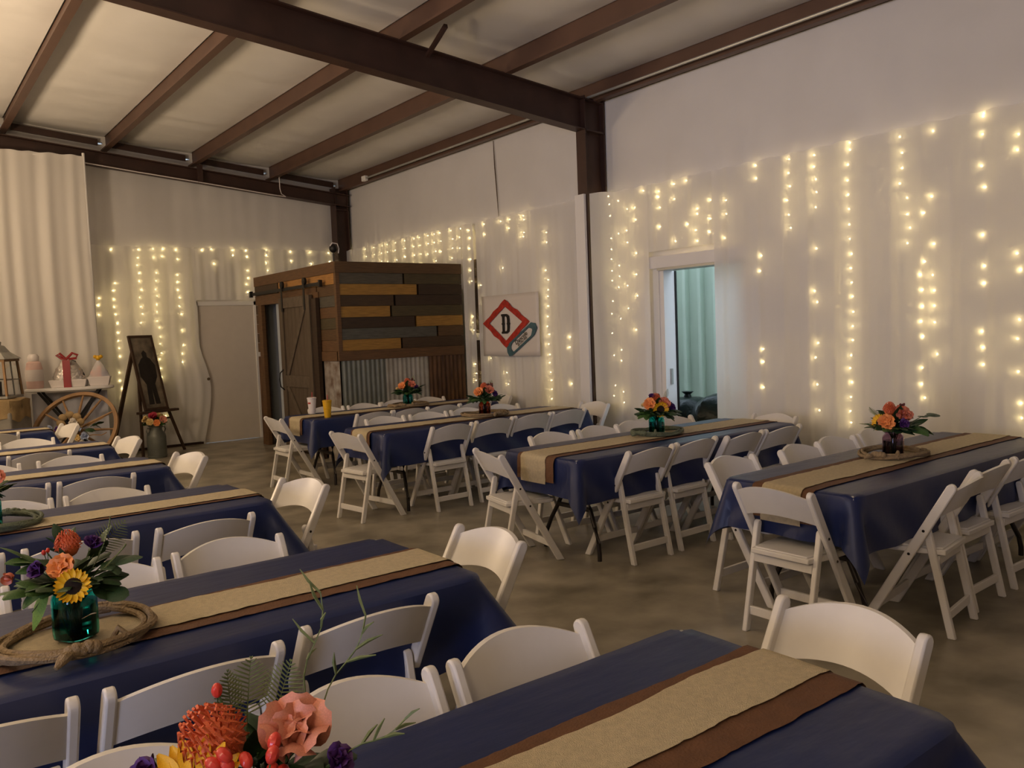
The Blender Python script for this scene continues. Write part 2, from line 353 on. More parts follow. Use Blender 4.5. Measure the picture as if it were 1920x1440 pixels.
tag(put('power_cord', MB().tube([(5.36, 12.97, zp(5.36)+0.05), (5.36, 12.965, 4.03), (5.38, 12.96, 3.95), (5.45, 12.96, 3.91), (5.2, 12.955, 3.925), (4.2, 12.955, 4.025), (3.2, 12.955, 4.115), (2.6, 12.955, 4.175), (2.2, 12.955, 4.21)], 0.007, 6), M['whiteplastic']), 'thin white cord tacked along the back roof beam', 'cord')

# doorway on the right: header box, jamb, mint sheet metal outside, trash bags
dw = thing('door_2', None, None, (XW, 0, 0)); dw['kind'] = 'structure'
put('header', MB().box(-0.105, 0.0, 4.85, 6.13, 2.19, 2.315), M['trimwhite'], dw, smooth=False, bevel=0.005)
put('header_track', MB().box(-0.10, 0.12, 4.9, 6.02, 2.165, 2.19), M['galv'], dw, smooth=False)
put('jamb', MB().box(-0.02, 0.15, 6.0, 6.06, 0, 2.165), M['trimwhite'], dw, smooth=False)
put('jamb', MB().box(-0.02, 0.15, 4.93, 5.0, 0, 2.165), M['trimwhite'], dw, smooth=False)
put('side_trim', MB().box(-0.03, 0.0, 6.06, 6.14, 0, 2.2), M['trimwhite'], dw, smooth=False)
put('weather_strip', MB().box(0.151, 0.17, 5.985, 6.06, 0, 2.165), M['iron'], dw, smooth=False)
put('latch', MB().box(0.05, 0.08, 5.985, 6.001, 0.95, 1.12), M['galv'], dw, smooth=False)
def sheet(y0, y1, z0, z1, x, pitch=0.245):
    pts = []; y = y0
    while y < y1:
        pts += [(x, y), (x, y+pitch-0.10), (x-0.075, y+pitch-0.09), (x-0.075, y+pitch-0.045), (x, y+pitch-0.035)]; y += pitch
    pts.append((x, y))
    m = MB()
    m.add([(a, b, z0) for a, b in pts]+[(a, b, z1) for a, b in pts], [(i, i+1, len(pts)+i+1, len(pts)+i) for i in range(len(pts)-1)])
    return m
tag(put('metal_shed_wall', sheet(3.0, 10.0, -0.1, 2.62, 8.35), M['mint'], smooth=False), 'mint green ribbed sheet metal wall seen through the right doorway', 'metal wall')
struct('floor_outside', MB().box(XW+0.12, 12, 0, 14, -0.14, -0.02).box(2, XW+0.12, YB+0.1, 17, -0.14, -0.02), M['ground'], smooth=False)
def bag(c, r, h, seed):
    def fn(u, v):
        t = 2*PI*u; p = PI*v
        k = 1+0.16*nz(3*math.cos(t)+seed, 3*math.sin(t), 3*v)+0.10*nz(7*math.cos(t), 7*math.sin(t)+seed, 8*v)
        rr = r*math.sin(p)**0.6*k
        return (c[0]+rr*math.cos(t), c[1]+rr*math.sin(t), c[2]+h*(0.5-0.5*math.cos(p))+0.04*nz(5*u, 5*v, seed)*math.sin(p))
    return MB().grid(30, 20, fn)
for nm, c, r, h, sd, lb in (('trash_bag', (7.22, 6.16, -0.02), 0.36, 0.79, 1, 'shiny black trash bag in the doorway, left one behind the sunflower bouquet'),
                        ('trash_bag', (7.12, 5.58, -0.02), 0.37, 0.86, 5, 'shiny black trash bag in the doorway, right one beside the drape')):
    tb = thing(nm, lb, 'trash bag', c, 0, 'trash bags in the doorway')
    put('sack', bag((0, 0, 0), r, h, sd), M['bag'], tb)
    put('knot', MB().lathe([(0.02, 0), (0.05, 0.03), (0.035, 0.07), (0.07, 0.10), (0.01, 0.09)], 12), M['bag'], tb, loc=(0.02, 0.03, h-0.04))

# ------------------------------------------------------------------ sheer drapes
def drape(axis, a0, a1, zt, zb, plane, amp=0.013, freq=0.8, seed=0.0, top_amp=0.5, edge=None, sag=0.0, bend=None):
    n = max(8, int(abs(a1-a0)/0.016)); nv = 18
    def fn(u, v):
        z = zt+(zb-zt)*v
        a = a0+(a1-a0)*u
        if edge: a += edge(u, z)
        k = top_amp+(1-top_amp)*min(1, v*2.2)
        s = a0+(a1-a0)*u
        ph = s*freq
        w_ = (math.sin(ph*34+3*nz(s*1.7+seed, z*0.25))*0.55 + math.sin(ph*61+seed+4*nz(s*0.9, z*0.2, seed))*0.3 + 1.1*nz(s*4.2+seed, z*0.28))
        if v == 0: z += 0.006*math.sin(s*26+seed) - sag*4*u*(1-u)
        p = plane + amp*k*w_ + (bend(s) if bend else 0)
        return (p, a, z) if axis == 'x' else (a, p, z)
    return MB().grid(n, nv, fn)
def curtain(label, mb, m=None, rodz=None):
    o = put('sheer_drape', mb, m or M['sheer']); tag(o, label, 'curtain', 'sheer white wall drapes'); return o
curtain('sheer white drape on the right wall, right of the doorway', drape('x', 0.6, 5.235, 3.075, 0.03, 6.575, seed=1.3))
curtain('sheer white drape between the steel column and the doorway', drape('x', 6.10, 6.765, 3.075, 0.03, 6.575, seed=4.1, bend=lambda y: -0.21*max(0, (y-6.40)/0.365)**2))
curtain('short sheer white valance hanging over the doorway header', drape('x', 5.2, 6.14, 3.075, 2.37, 6.585, seed=7.7))
curtain('sheer white drape behind the diamond sign, between wooden shed and column', drape('x', 6.97, 9.27, 3.085, 0.03, 6.575, seed=2.2))
curtain('narrow sheer white drape strip beside the wooden shed', drape('x', 9.345, 9.62, 3.085, 0.03, 6.585, seed=5.9))
curtain('sheer white drape on the right wall behind the wooden shed', drape('x', 9.62, 13.2, 3.085, 2.2, 6.575, seed=8.8))
def tie(u, z): return u**3*(0.16*math.sin(max(0, (2.2-z))*1.5)-0.14*math.exp(-((z-1.55)/0.45)**2))
curtain('sheer white drape on the back wall behind the easel, pulled aside at the door', drape('y', 2.2, 4.02, 3.07, 0.05, YB-0.115, seed=3.3, edge=tie))
curtain('short sheer white valance above the white back door', drape('y', 4.0, 5.0, 3.07, 2.26, YB-0.105, seed=6.4))
curtain('sheer white drape on the back wall behind the wooden shed', drape('y', 4.98, 6.55, 3.08, 1.8, YB-0.11, seed=9.2))
bd = thing('backdrop_drape', 'tall white pipe-and-drape backdrop behind the wagon wheel', 'backdrop', (0, 12.72, 0))
put('cloth', drape('y', -0.6, 2.44, 4.23, 0.02, 0, amp=0.032, freq=0.62, seed=11, edge=lambda u, z: u*0.055*max(0, (3.2-z)/3.2)), M['drape'], bd)
put('upright_pole', MB().tube([(2.455, 0.02, 0), (2.455, 0.02, 4.27)], 0.019, 10), M['trimwhite'], bd)
put('crossbar', MB().tube([(-0.6, 0.03, 4.20), (2.455, 0.03, 4.20)], 0.016, 8), M['trimwhite'], bd)
put('base_plate', MB().box(2.25, 2.66, -0.15, 0.22, 0, 0.012), M['steel'], bd, smooth=False)

# ------------------------------------------------------------------ fairy lights
_bm = MB().ball((0, 0, 0), 0.0078, 8, 6).mesh('bulb'); _bm.materials.append(M['bulb'])
def lights(label, axis, plane, strands, lead=None, leadz=3.07):
    t = thing('fairy_light_curtain', label, 'string lights', (plane, 0, 0) if axis == 'x' else (0, plane, 0), 0, 'fairy light curtains')
    def P(a, z, o=0.0): return (o, a, z) if axis == 'x' else (a, o, z)
    if lead:
        l = put('lead_wire', MB().tube([P(lead[0]+(lead[1]-lead[0])*i/20, leadz-0.012*(i % 2)) for i in range(21)], 0.0025, 5), M['wire'], t)
    for a, zs in strands:
        zs = sorted(zs, reverse=True); pts = [(a+random.uniform(-.018, .018), z) for z in zs]
        path = [P(a, leadz)]+[P(p, z) for p, z in pts]
        st = put('strand', MB().tube(path, 0.0018, 4), M['wire'], t)
        for p, z in pts: link('bulb', _bm, None, st, loc=P(p, z, random.uniform(-0.012, 0.004)))
    return t
def full(z1, z0, step, keep=0.75):
    r = []; z = z1
    while z > z0:
        if random.random() < keep: r.append(round(z+random.uniform(-.015, .015), 3))
        z -= step
    return r
SC_ = [(4.75, [3.04, 2.92]), (4.73, [2.2, 2.06, 1.33, 1.21, 0.97]), (4.42, [3.03, 2.91, 2.79, 2.67, 2.54, 2.42]), (4.16, [3.02, 2.92, 2.81, 2.7, 2.57, 2.21, 1.84, 1.74, 1.38, 1.25, 1.01, 0.78]),
       (3.83, [3.06, 3.0, 2.88, 2.75, 2.63, 2.51, 2.38, 2.26, 2.13, 2.01, 1.89, 1.77, 1.64, 1.52, 1.4, 1.27, 1.16, 1.04, 0.91, 0.79, 0.69]),
       (3.38, [3.02, 2.89, 2.77, 2.65]), (3.33, [2.53, 2.4, 2.29, 2.17]), (3.22, [2.39, 2.01, 1.91, 1.79, 1.66, 1.54, 1.42, 1.17, 1.04, 0.93]),
       (3.13, [3.01, 2.51, 2.14, 1.9, 1.78, 1.66, 1.53, 1.28]), (2.77, [3.06, 3.04, 2.91, 2.68, 2.52, 2.17, 1.94, 1.81, 1.45, 1.33, 1.2]), (2.52, [2.86, 2.75, 2.01, 1.89, 1.53, 1.39, 1.15, 0.92, 0.81]),
       (2.30, full(3.03, 0.5, 0.12)), (2.05, full(3.03, 0.5, 0.12)), (1.8, full(3.03, 0.5, 0.12))]
lights('curtain of warm fairy lights behind the drape right of the doorway', 'x', 6.612, SC_, (1.5, 5.2))
SB_ = [(6.70, [3.05, 2.96, 2.83, 2.58, 2.46, 2.35, 2.22, 2.11, 1.88, 1.74, 1.52, 1.27, 0.93, 0.81]), (6.58, [2.98, 2.62, 2.27, 2.15, 2.03, 1.68, 1.33, 1.21, 0.86, 0.74]),
       (6.45, [2.87, 2.64, 2.51, 2.04, 1.79]), (6.33, [2.87, 2.74, 2.38, 2.15, 1.92, 1.55]), (5.96, [2.99, 2.93, 2.82, 2.62]), (5.48, [2.74, 2.69, 2.53, 2.42]), (5.3, [2.8, 2.62, 2.49]), (5.12, [2.77, 2.64, 2.41]),
       (6.2, [3.03]), (5.75, [3.03, 2.88, 2.45]), (5.6, [3.04, 2.6])]
lights('curtain of warm fairy lights between the column and the doorway', 'x', 6.612, SB_, (5.2, 6.72))
SA_ = [(9.45, [3.0, 2.89, 2.75, 2.6, 2.45, 2.3, 1.81, 1.73, 1.62, 1.15, 1.02, 0.92]), (9.22, [2.23, 1.99]), (9.08, [3.04, 2.9, 1.94, 1.23]), (8.54, [3.03, 2.92]), (8.26, [3.04, 2.99, 2.83, 2.78]), (8.72, [3.03, 2.42, 1.04, 0.89]),
       (7.83, [2.78, 2.66, 2.32, 2.2, 2.08, 2.0, 1.88, 1.75, 1.63, 1.53, 1.41, 1.28, 1.18, 1.06, 0.96, 0.85, 0.73]), (7.44, [1.49, 1.37, 0.93])]
for yy in (13.1, 12.52, 12.22, 11.95, 11.77, 11.51, 11.22, 10.94, 10.75, 10.55, 10.35, 10.19, 9.9, 9.7): SA_.append((yy, [3.05, 2.93]+([2.80, 2.66] if random.random() < .5 else [2.78])))
lights('curtain of warm fairy lights around the diamond sign and above the shed', 'x', 6.612, SA_, (7.3, 13.1))
SW_ = [(2.84, [3.01, 2.52, 2.41, 2.28, 2.17, 2.06, 1.93, 1.79, 1.67, 1.56, 1.44, 1.2, 1.08, 0.96, 0.82]), (3.2, [3.02, 2.9, 2.79, 2.67, 2.55, 2.42, 2.31, 2.17, 2.06, 1.93]),
       (3.43, [3.04, 2.91, 2.68, 2.56, 2.43, 2.33, 2.2, 2.09, 1.95, 1.85, 1.71, 1.6, 1.46, 1.37, 1.23, 1.1, 0.5]), (3.76, [3.03, 2.89, 2.65, 2.54, 2.42, 2.3, 2.17, 2.05, 1.8, 1.57, 1.44, 1.31]), (3.55, [3.04, 2.93]), (2.62, [2.3, 2.2, 2.06]),
       (4.14, [3.04]), (4.3, [3.06, 2.83]), (4.62, [3.05, 2.97]), (4.84, [3.05, 2.95, 2.73, 2.61, 2.51, 2.38]), (5.18, [3.07, 2.98, 2.86, 2.74]), (5.6, [3.05, 2.9]), (5.95, [3.05, 2.86]), (6.3, [3.05, 2.9])]
lights('curtain of warm fairy lights on the back wall above the easel and door', 'y', YB-0.082, SW_, (2.4, 6.5))

# ------------------------------------------------------------------ diamond sign on the drape
XS = 6.515
sg = thing('diamond_sign', 'white banner printed with a red diamond, black letter D and teal name plate', 'sign', (XS, 8.50, 1.265))
def bow(u, v): return (0.008*nz(u*3, v*3), 0.60-1.20*u, 0.80*v)
put('banner', MB().grid(16, 10, lambda u, v: bow(u, v)), M['paper'], sg).modifiers.new('thick', 'SOLIDIFY').thickness = 0.002
def flat(poly, x, sgn=-1): return MB().prism(poly, x, x-0.003, 'x')
def ring(outer, inner, x):
    n = len(outer); m = MB()
    vs = [(x, a, b) for a, b in outer]+[(x, a, b) for a, b in inner]+[(x-0.003, a, b) for a, b in outer]+[(x-0.003, a, b) for a, b in inner]
    fs = []
    for i in range(n):
        j = (i+1) % n; fs += [(i, j, n+j, n+i), (2*n+i, 3*n+i, 3*n+j, 2*n+j), (i, 2*n+i, 2*n+j, j), (n+i, n+j, 3*n+j, 3*n+i)]
    return m.add(vs, fs)
# sign coordinates: a to the right in view (towards smaller y), b up
def diam(r, wob, n=10):
    pts = []
    cs = [(0, r*1.02), (r, 0.02), (0, -r), (-r, 0.02)]
    for k in range(4):
        for i in range(n):
            t = i/n; a = cs[k][0]+(cs[(k+1) % 4][0]-cs[k][0])*t; b = cs[k][1]+(cs[(k+1) % 4][1]-cs[k][1])*t
            s = 1+wob*(math.sin(t*PI*5)*0.6+nz(k*3+t*4, 1.1))*math.sin(t*PI)
            pts.append((a*s, b*s))
    return pts
fy, fz = 0.075, 0.42
put('red_frame', ring([(fy-a*1.33, fz+b*0.83) for a, b in diam(0.375, 0.06)], [(fy-a*1.33, fz+b*0.83) for a, b in diam(0.265, 0.0)], -0.012), M['signred'], sg, smooth=False)
def ylet(poly, c, k, ang=0.0):
    ca, sa = math.cos(ang), math.sin(ang)
    return [(c[0]-(a*ca-b*sa)*k, c[1]+(a*sa+b*ca)*k) for a, b in poly]
Dout = [(-.34, -.5), (.12, -.5), (.30, -.40), (.34, -.2), (.34, -.06), (.40, 0), (.34, .06), (.34, .2), (.30, .40), (.12, .5), (-.34, .5), (-.34, .40), (-.27, .38), (-.27, .06), (-.34, 0), (-.27, -.06), (-.27, -.38), (-.34, -.40)]
Din = [(-.08, -.38), (.05, -.38), (.12, -.33), (.14, -.2), (.14, -.06), (.10, 0), (.14, .06), (.14, .2), (.12, .33), (.05, .38), (-.08, .38), (-.08, .37), (-.09, .35), (-.09, .06), (-.05, 0), (-.09, -.06), (-.09, -.35), (-.08, -.37)]
put('letter_d', ring(ylet(Dout, (fy, fz), 0.255), ylet(Din, (fy, fz), 0.255), -0.012), M['signblack'], sg, smooth=False)
pa = math.radians(29); pc = (fy-0.325, fz-0.205)
pout = [(-.30, -.055), (-.25, -.075), (.22, -.075), (.28, -.05), (.31, -.03), (.31, .03), (.28, .05), (.25, .075), (-.22, .075), (-.25, .06), (-.29, .055), (-.31, .0)]
pin = [(-.21, -.04), (-.19, -.05), (.17, -.05), (.20, -.03), (.225, -.01), (.225, .01), (.20, .03), (.18, .05), (-.17, .05), (-.19, .04), (-.21, .03), (-.225, 0)]
put('name_plate', ring(ylet(pout, pc, 1.12, pa), ylet(pin, pc, 1.12, pa), -0.013), M['signteal'], sg, smooth=False)
def text(s, size, name, parent, m, mtx):
    cu = bpy.data.curves.new('txt', 'FONT'); cu.body = s; cu.size = size; cu.align_x = 'CENTER'; cu.align_y = 'CENTER'; cu.extrude = 0.001
    to = bpy.data.objects.new('txt', cu); COL.objects.link(to)
    bpy.context.view_layer.update()
    me = bpy.data.meshes.new_from_object(to.evaluated_get(bpy.context.evaluated_depsgraph_get()))
    bpy.data.objects.remove(to); me.materials.clear()
    return link(name, me, m, parent, basis=mtx)
def sgn_m(c, ang):   # text facing -X; right in view is -Y
    return Matrix.Translation((-0.014, c[0], c[1])) @ Matrix(((0, 0, -1, 0), (-1, 0, 0, 0), (0, 1, 0, 0), (0, 0, 0, 1))) @ Matrix.Rotation(ang, 4, 'Z')
text('Dancele', 0.085, 'lettering', sg, M['signblack'], sgn_m((pc[0]+0.018*math.sin(pa), pc[1]+0.018*math.cos(pa)), pa))
text('@ DILLWE', 0.045, 'lettering', sg, M['signblack'], sgn_m((pc[0]-0.03*math.sin(pa), pc[1]-0.03*math.cos(pa)), pa))

# ------------------------------------------------------------------ wooden shed with sliding barn door
SX, SY, SH = 4.66, 9.64, 2.55
SYE = 12.42; SXE = 6.55
sh = thing('wooden_shed', 'plank-clad wooden room with corrugated tin skirt in the back right corner', 'shed', (SX, SY, 0))
Wd, Dp = SXE-SX, SYE-SY
put('core', MB().box(0.03, Wd, 0.03, 0.06, 0, SH-0.03).box(0.03, 0.06, 0.06, 1.66, 0, SH-0.03).box(0.03, 0.06, 2.55, Dp, 0, SH-0.03).box(0.03, 0.06, 1.66, 2.55, 2.12, SH-0.03), WOODS['dark'], sh, smooth=False)
put('inner_panel', MB().box(0.08, 0.11, 1.60, 2.22, 0, 2.15), M['shedin'], sh, smooth=False)
put('inner_wall', MB().box(0.9, 0.93, 0.06, Dp, 0, SH-0.05).box(0.06, 0.9, Dp-0.03, Dp, 0, SH-0.05), M['shedin'], sh, smooth=False)
put('roof_board', MB().box(-0.01, Wd, -0.01, Dp, SH-0.03, SH), WOODS['trim'], sh, smooth=False)
put('roof_trim', MB().box(-0.03, Wd, -0.03, 0.0, SH-0.14, SH), WOODS['brown'], sh, smooth=False, bevel=0.003)
put('roof_trim', MB().box(-0.03, 0.0, 0.0, Dp, SH-0.14, SH), WOODS['trim'], sh, smooth=False, bevel=0.003)
z = SH-0.14; rh = 0.142
frows = [[('grey', 0, 0.95), ('olive', .95, Wd)], [('yellow', 0, 1.16), ('dark', 1.16, Wd)], [('umber', 0, 0.8), ('dark', 0.8, Wd)], [('yellow', 0, 0.74), ('olive', .74, Wd)],
         [('dark', 0, 1.11), ('yellow', 1.11, Wd)], [('bluegrey', 0, 1.45), ('brown', 1.45, Wd)], [('yellow', 0, 0.88), ('umber', .88, Wd)]]
for row in frows:
    for c, a, b in row:
        j = random.uniform(0, 0.004)
        put('plank', MB().box(a+0.03+0.0015, b-0.0015, -0.016-j, 0.03, z-rh+0.0025, z-0.0015), WOODS[c], sh, smooth=False)
    z -= rh
zsk = z-0.125
put('belt_trim', MB().box(-0.03, Wd, -0.03, 0.03, zsk, z), WOODS['trim'], sh, smooth=False, bevel=0.003)
put('corner_trim', MB().box(-0.025, 0.03, -0.025, 0.03, z, SH-0.14), WOODS['trim'], sh, smooth=False, bevel=0.003)
# left face rows (y runs away from camera)
z = SH-0.14
lrows = [[('orange', 0, 1.85), ('umber', 1.85, Dp)], [('brown', 0, 0.55), ('trim', 0.55, Dp)], [('grey', 0, 0.55)], [('trim', 0, 0.55)], [('olive', 0, 0.55)], [('brown', 0, 0.55)], [('trim', 0, 0.55)]]
for k, row in enumerate(lrows):
    for c, a, b in row:
        put('plank', MB().box(-0.016-random.uniform(0, .004), 0.03, a+0.03, b-0.002, z-rh+0.0025, z-0.0015), WOODS[c], sh, smooth=False)
    if k >= 2: put('plank', MB().box(-0.016, 0.03, 2.64, Dp, z-rh+0.0025, z-0.0015), WOODS[('umber', 'brown', 'trim', 'umber', 'brown')[k-2]], sh, smooth=False)
    z -= rh
put('belt_trim', MB().box(-0.03, 0.03, 0.0, 0.55, zsk, z), WOODS['trim'], sh, smooth=False, bevel=0.003)
put('door_casing', MB().box(-0.03, 0.03, 2.53, 2.66, 0, 2.15), WOODS['trim'], sh, smooth=False, bevel=0.003)
put('door_casing', MB().box(-0.02, 0.03, 0.55, 1.66, 0, 2.15), WOODS['dark'], sh, smooth=False)
put('door_header', MB().box(-0.035, 0.03, 0.5, 2.66, 2.12, 2.2), WOODS['trim'], sh, smooth=False, bevel=0.003)
def tin(a0, a1, z0, z1, axis, amp=0.009, pitch=0.068):
    n = int(abs(a1-a0)/pitch*8)
    def fn(u, v):
        a = a0+(a1-a0)*u; d = -0.012+amp*math.sin(2*PI*a/pitch); zz = z0+(z1-z0)*v
        return (a, d, zz) if axis == 'y' else (d, a, zz)
    return MB().grid(n, 1, fn)
put('tin_sheet', tin(0.0, 0.64, 0, zsk, 'y'), M['tin_green'], sh); put('tin_sheet', tin(0.64, 1.30, 0, zsk, 'y', 0.006), M['tin_white'], sh)
put('tin_sheet', tin(1.30, Wd, 0, zsk, 'y'), M['tin_rust'], sh); put('tin_sheet', tin(0.02, 0.45, 0, zsk, 'x'), M['tin_patch'], sh)
put('tin_sheet', tin(2.66, Dp, 0, 1.35, 'x'), M['tin_rust'], sh)
# sliding barn door on its rail (parts of one door)
bdr = thing('barn_door', 'weathered brown sliding barn door with diagonal braces on black rail', 'door', (SX-0.075, SY, 0))
by0, by1, bz0, bz1 = 0.64, 1.68, 0.06, 2.17
nb = 8
for i in range(nb):
    a = by0+(by1-by0)*i/nb; b = by0+(by1-by0)*(i+1)/nb
    put('board', MB().box(-0.004, 0.022, a+0.002, b-0.002, bz0, bz1), M['barn'], bdr, smooth=False)
F = -0.026
put('stile', MB().box(F, -0.004, by0, by0+0.13, bz0, bz1), M['barn'], bdr, smooth=False, bevel=0.002)
put('stile', MB().box(F, -0.004, by1-0.13, by1, bz0, bz1), M['barn'], bdr, smooth=False, bevel=0.002)
for za, zb_ in ((bz1-0.14, bz1), (0.93, 1.09), (bz0, bz0+0.16)): put('rail', MB().box(F, -0.004, by0+0.13, by1-0.13, za, zb_), M['barnrail'], bdr, smooth=False, bevel=0.002)
put('brace', MB().bar((F/2-0.002, by1-0.19, 1.09), (F/2-0.002, by0+0.17, bz1-0.14), 0.075, 0.018, up=(1, 0, 0)), M['barnrail'], bdr, smooth=False)
put('brace', MB().bar((F/2-0.002, by0+0.19, bz0+0.16), (F/2-0.002, by1-0.17, 0.93), 0.075, 0.018, up=(1, 0, 0)), M['barnrail'], bdr, smooth=False)
put('track', MB().box(-0.012, 0.0, 0.30, 2.76, 2.27, 2.315), M['iron'], bdr, smooth=False)
put('track_stop', MB().box(-0.03, 0.012, 2.74, 2.79, 2.25, 2.34).box(-0.03, 0.012, 0.28, 0.32, 2.25, 2.34), M['iron'], bdr, smooth=False)
for y_ in (0.78, 1.54):
    h = put('hanger', MB().box(-0.034, -0.027, y_-0.025, y_+0.025, 1.98, 2.36), M['iron'], bdr, smooth=False)
    put('roller', MB().lathe([(0, -0.015), (0.05, -0.015), (0.05, 0.015), (0, 0.015)], 18), M['iron'], h, loc=(-0.015, y_, 2.355), rot=(0, PI/2, 0))
put('pull_handle', MB().tube([(F, by1-0.06, 0.88), (F-0.05, by1-0.05, 0.93), (F-0.06, by1-0.05, 1.03), (F-0.05, by1-0.05, 1.12), (F, by1-0.06, 1.17)], 0.009, 8), M['iron'], bdr)
put('edge_shadow_board', MB().box(-0.006, 0.045, by0-0.16, by0-0.01, 0.0, 2.12), WOODS['dark'], bdr, smooth=False)  # dark strip standing in for the shadow beside the door edge
# small camera on a stand on the shed roof
sc_ = thing('security_camera', 'small black camera on a stalk on the shed roof corner', 'camera', (SX+0.10, SY+0.25, SH))
put('stalk', MB().tube([(0, 0, 0), (0, 0, 0.13)], 0.010, 8), M['iron'], sc_)
put('body', MB().ball((0, 0, 0.19), 0.055, 14, 10, 0.9, 1, 1), M['iron'], sc_)
put('cable', MB().tube([(-0.05, -0.02, 0.22), (-0.02, -0.02, 0.26), (0.05, -0.02, 0.25), (0.07, -0.02, 0.19), (0.06, -0.02, 0.13)], 0.007, 6), M['whiteplastic'], sc_)
put('guy_wire', MB().tube([(0.01, 0, 0.12), (0.13, 0.02, 0.0)], 0.003, 5), M['iron'], sc_)

# ------------------------------------------------------------------ folding chairs
def capsule(a, b, w, n=6, flat0=True):
    a, b = Vector(a), Vector(b); d = (b-a).normalized(); q = Vector((-d.y, d.x))*w/2
    pts = []
    if flat0:   # cut level with the floor
        k = w/2/abs(d.y) if abs(d.y) > 1e-3 else 0
        pts += [(a.x-k, a.y), (a.x+k, a.y)]
        if q.x > 0: pts = [(a.x+k, a.y), (a.x-k, a.y)]
    else:
        for i in range(n+1):
            t = PI*i/n; p = a+q*math.cos(t)-d*w/2*math.sin(t); pts.append((p.x, p.y))
    for i in range(n+1):
        t = PI*i/n; p = b-q*math.cos(t)+d*w/2*math.sin(t); pts.append((p.x, p.y))
    return pts
TOPY, TOPZ, FOOTY = -0.20, 0.775, 0.235
def upy(z): return TOPY+(FOOTY-TOPY)*(1-z/TOPZ)
def make_chair():
    t = thing('folding_chair', 'white folding chair', 'chair')
    up = capsule((FOOTY, 0), (TOPY+0.012, TOPZ-0.024), 0.047)
    rl = capsule((-0.178, 0), (-0.062, 0.545), 0.036)
    for s in (-1, 1):
        x0, x1 = sorted((s*0.199, s*0.227)); put('upright', MB().prism(up, x0, x1, 'x'), M['resin'], t, bevel=0.006)
        x0, x1 = sorted((s*0.166, s*0.194)); put('rear_leg', MB().prism(rl, x0, x1, 'x'), M['resin'], t, bevel=0.005)
        put('bolt', MB().lathe([(0, 0), (0.0075, 0), (0.006, 0.003), (0, 0.0035)], 8), M['bolt'], t, loc=(s*0.227, upy(0.53), 0.53), rot=(0, s*PI/2, 0))
        put('bolt', MB().lathe([(0, 0), (0.0075, 0), (0.006, 0.003), (0, 0.0035)], 8), M['bolt'], t, loc=(s*0.227, upy(0.405), 0.405), rot=(0, s*PI/2, 0))
    def slat(u, v, o):
        x = -0.201+0.402*u; c = 1-(x/0.201)**2
        z = 0.600+0.032*c+(0.135+0.012*c)*v
        return (x, upy(z)-0.012-0.038*c+o, z)
    n, mseg = 16, 5
    m = MB(); A = [slat(i/n, j/mseg, 0.009) for i in range(n+1) for j in range(mseg+1)]; B = [slat(i/n, j/mseg, -0.009) for i in range(n+1) for j in range(mseg+1)]
    k = (n+1)*(mseg+1); fs = []
    ix = lambda i, j: i*(mseg+1)+j
    for i in range(n):
        for j in range(mseg): fs += [(ix(i,j), ix(i,j+1), ix(i+1,j+1), ix(i+1,j)), (k+ix(i,j), k+ix(i+1,j), k+ix(i+1,j+1), k+ix(i,j+1))]
        fs += [(ix(i,0), ix(i+1,0), k+ix(i+1,0), k+ix(i,0)), (ix(i,mseg), k+ix(i,mseg), k+ix(i+1,mseg), ix(i+1,mseg))]
    m.add(A+B, fs); put('backrest', m, M['resin'], t)
    seat = MB().prism([(-0.165, -0.145), (0.165, -0.145), (0.19, 0.0), (0.197, 0.20), (0.17, 0.225), (-0.17, 0.225), (-0.197, 0.20), (-0.19, 0.0)], 0.405, 0.432, 'z')
    st = put('seat', seat, M['resin'], t, bevel=0.005)
    pad = MB().prism([(-0.15, -0.13), (0.15, -0.13), (0.172, 0.0), (0.178, 0.185), (0.155, 0.208), (-0.155, 0.208), (-0.178, 0.185), (-0.172, 0.0)], 0.430, 0.440, 'z')
    put('seat_pad', pad, M['vinylseat'], st, bevel=0.004)
    put('rear_seat_rail', MB().box(-0.166, 0.166, -0.118, -0.098, 0.355, 0.400), M['resin'], t, bevel=0.003)
    put('rear_stretcher', MB().box(-0.166, 0.166, -0.163, -0.145, 0.085, 0.130), M['resin'], t, bevel=0.003)
    put('front_stretcher', MB().box(-0.199, 0.199, upy(0.13)-0.01, upy(0.13)+0.008, 0.10, 0.145), M['resin'], t, bevel=0.003)
    return t
_c0 = make_chair(); _used = [False]
def chair(xt, yt, face, label, group, jit=0.0):
    o = copy_tree(_c0) if _used[0] else _c0; _used[0] = True
    rz = {'+y': 0, '-y': PI, '-x': PI/2, '+x': -PI/2}[face]+jit
    d = Vector((-math.sin(rz), math.cos(rz)))   # forward
    o.location = (xt+d.x*0.19, yt+d.y*0.19, 0); o.rotation_euler = (0, 0, rz)
    o['label'] = label; o['group'] = group; return o

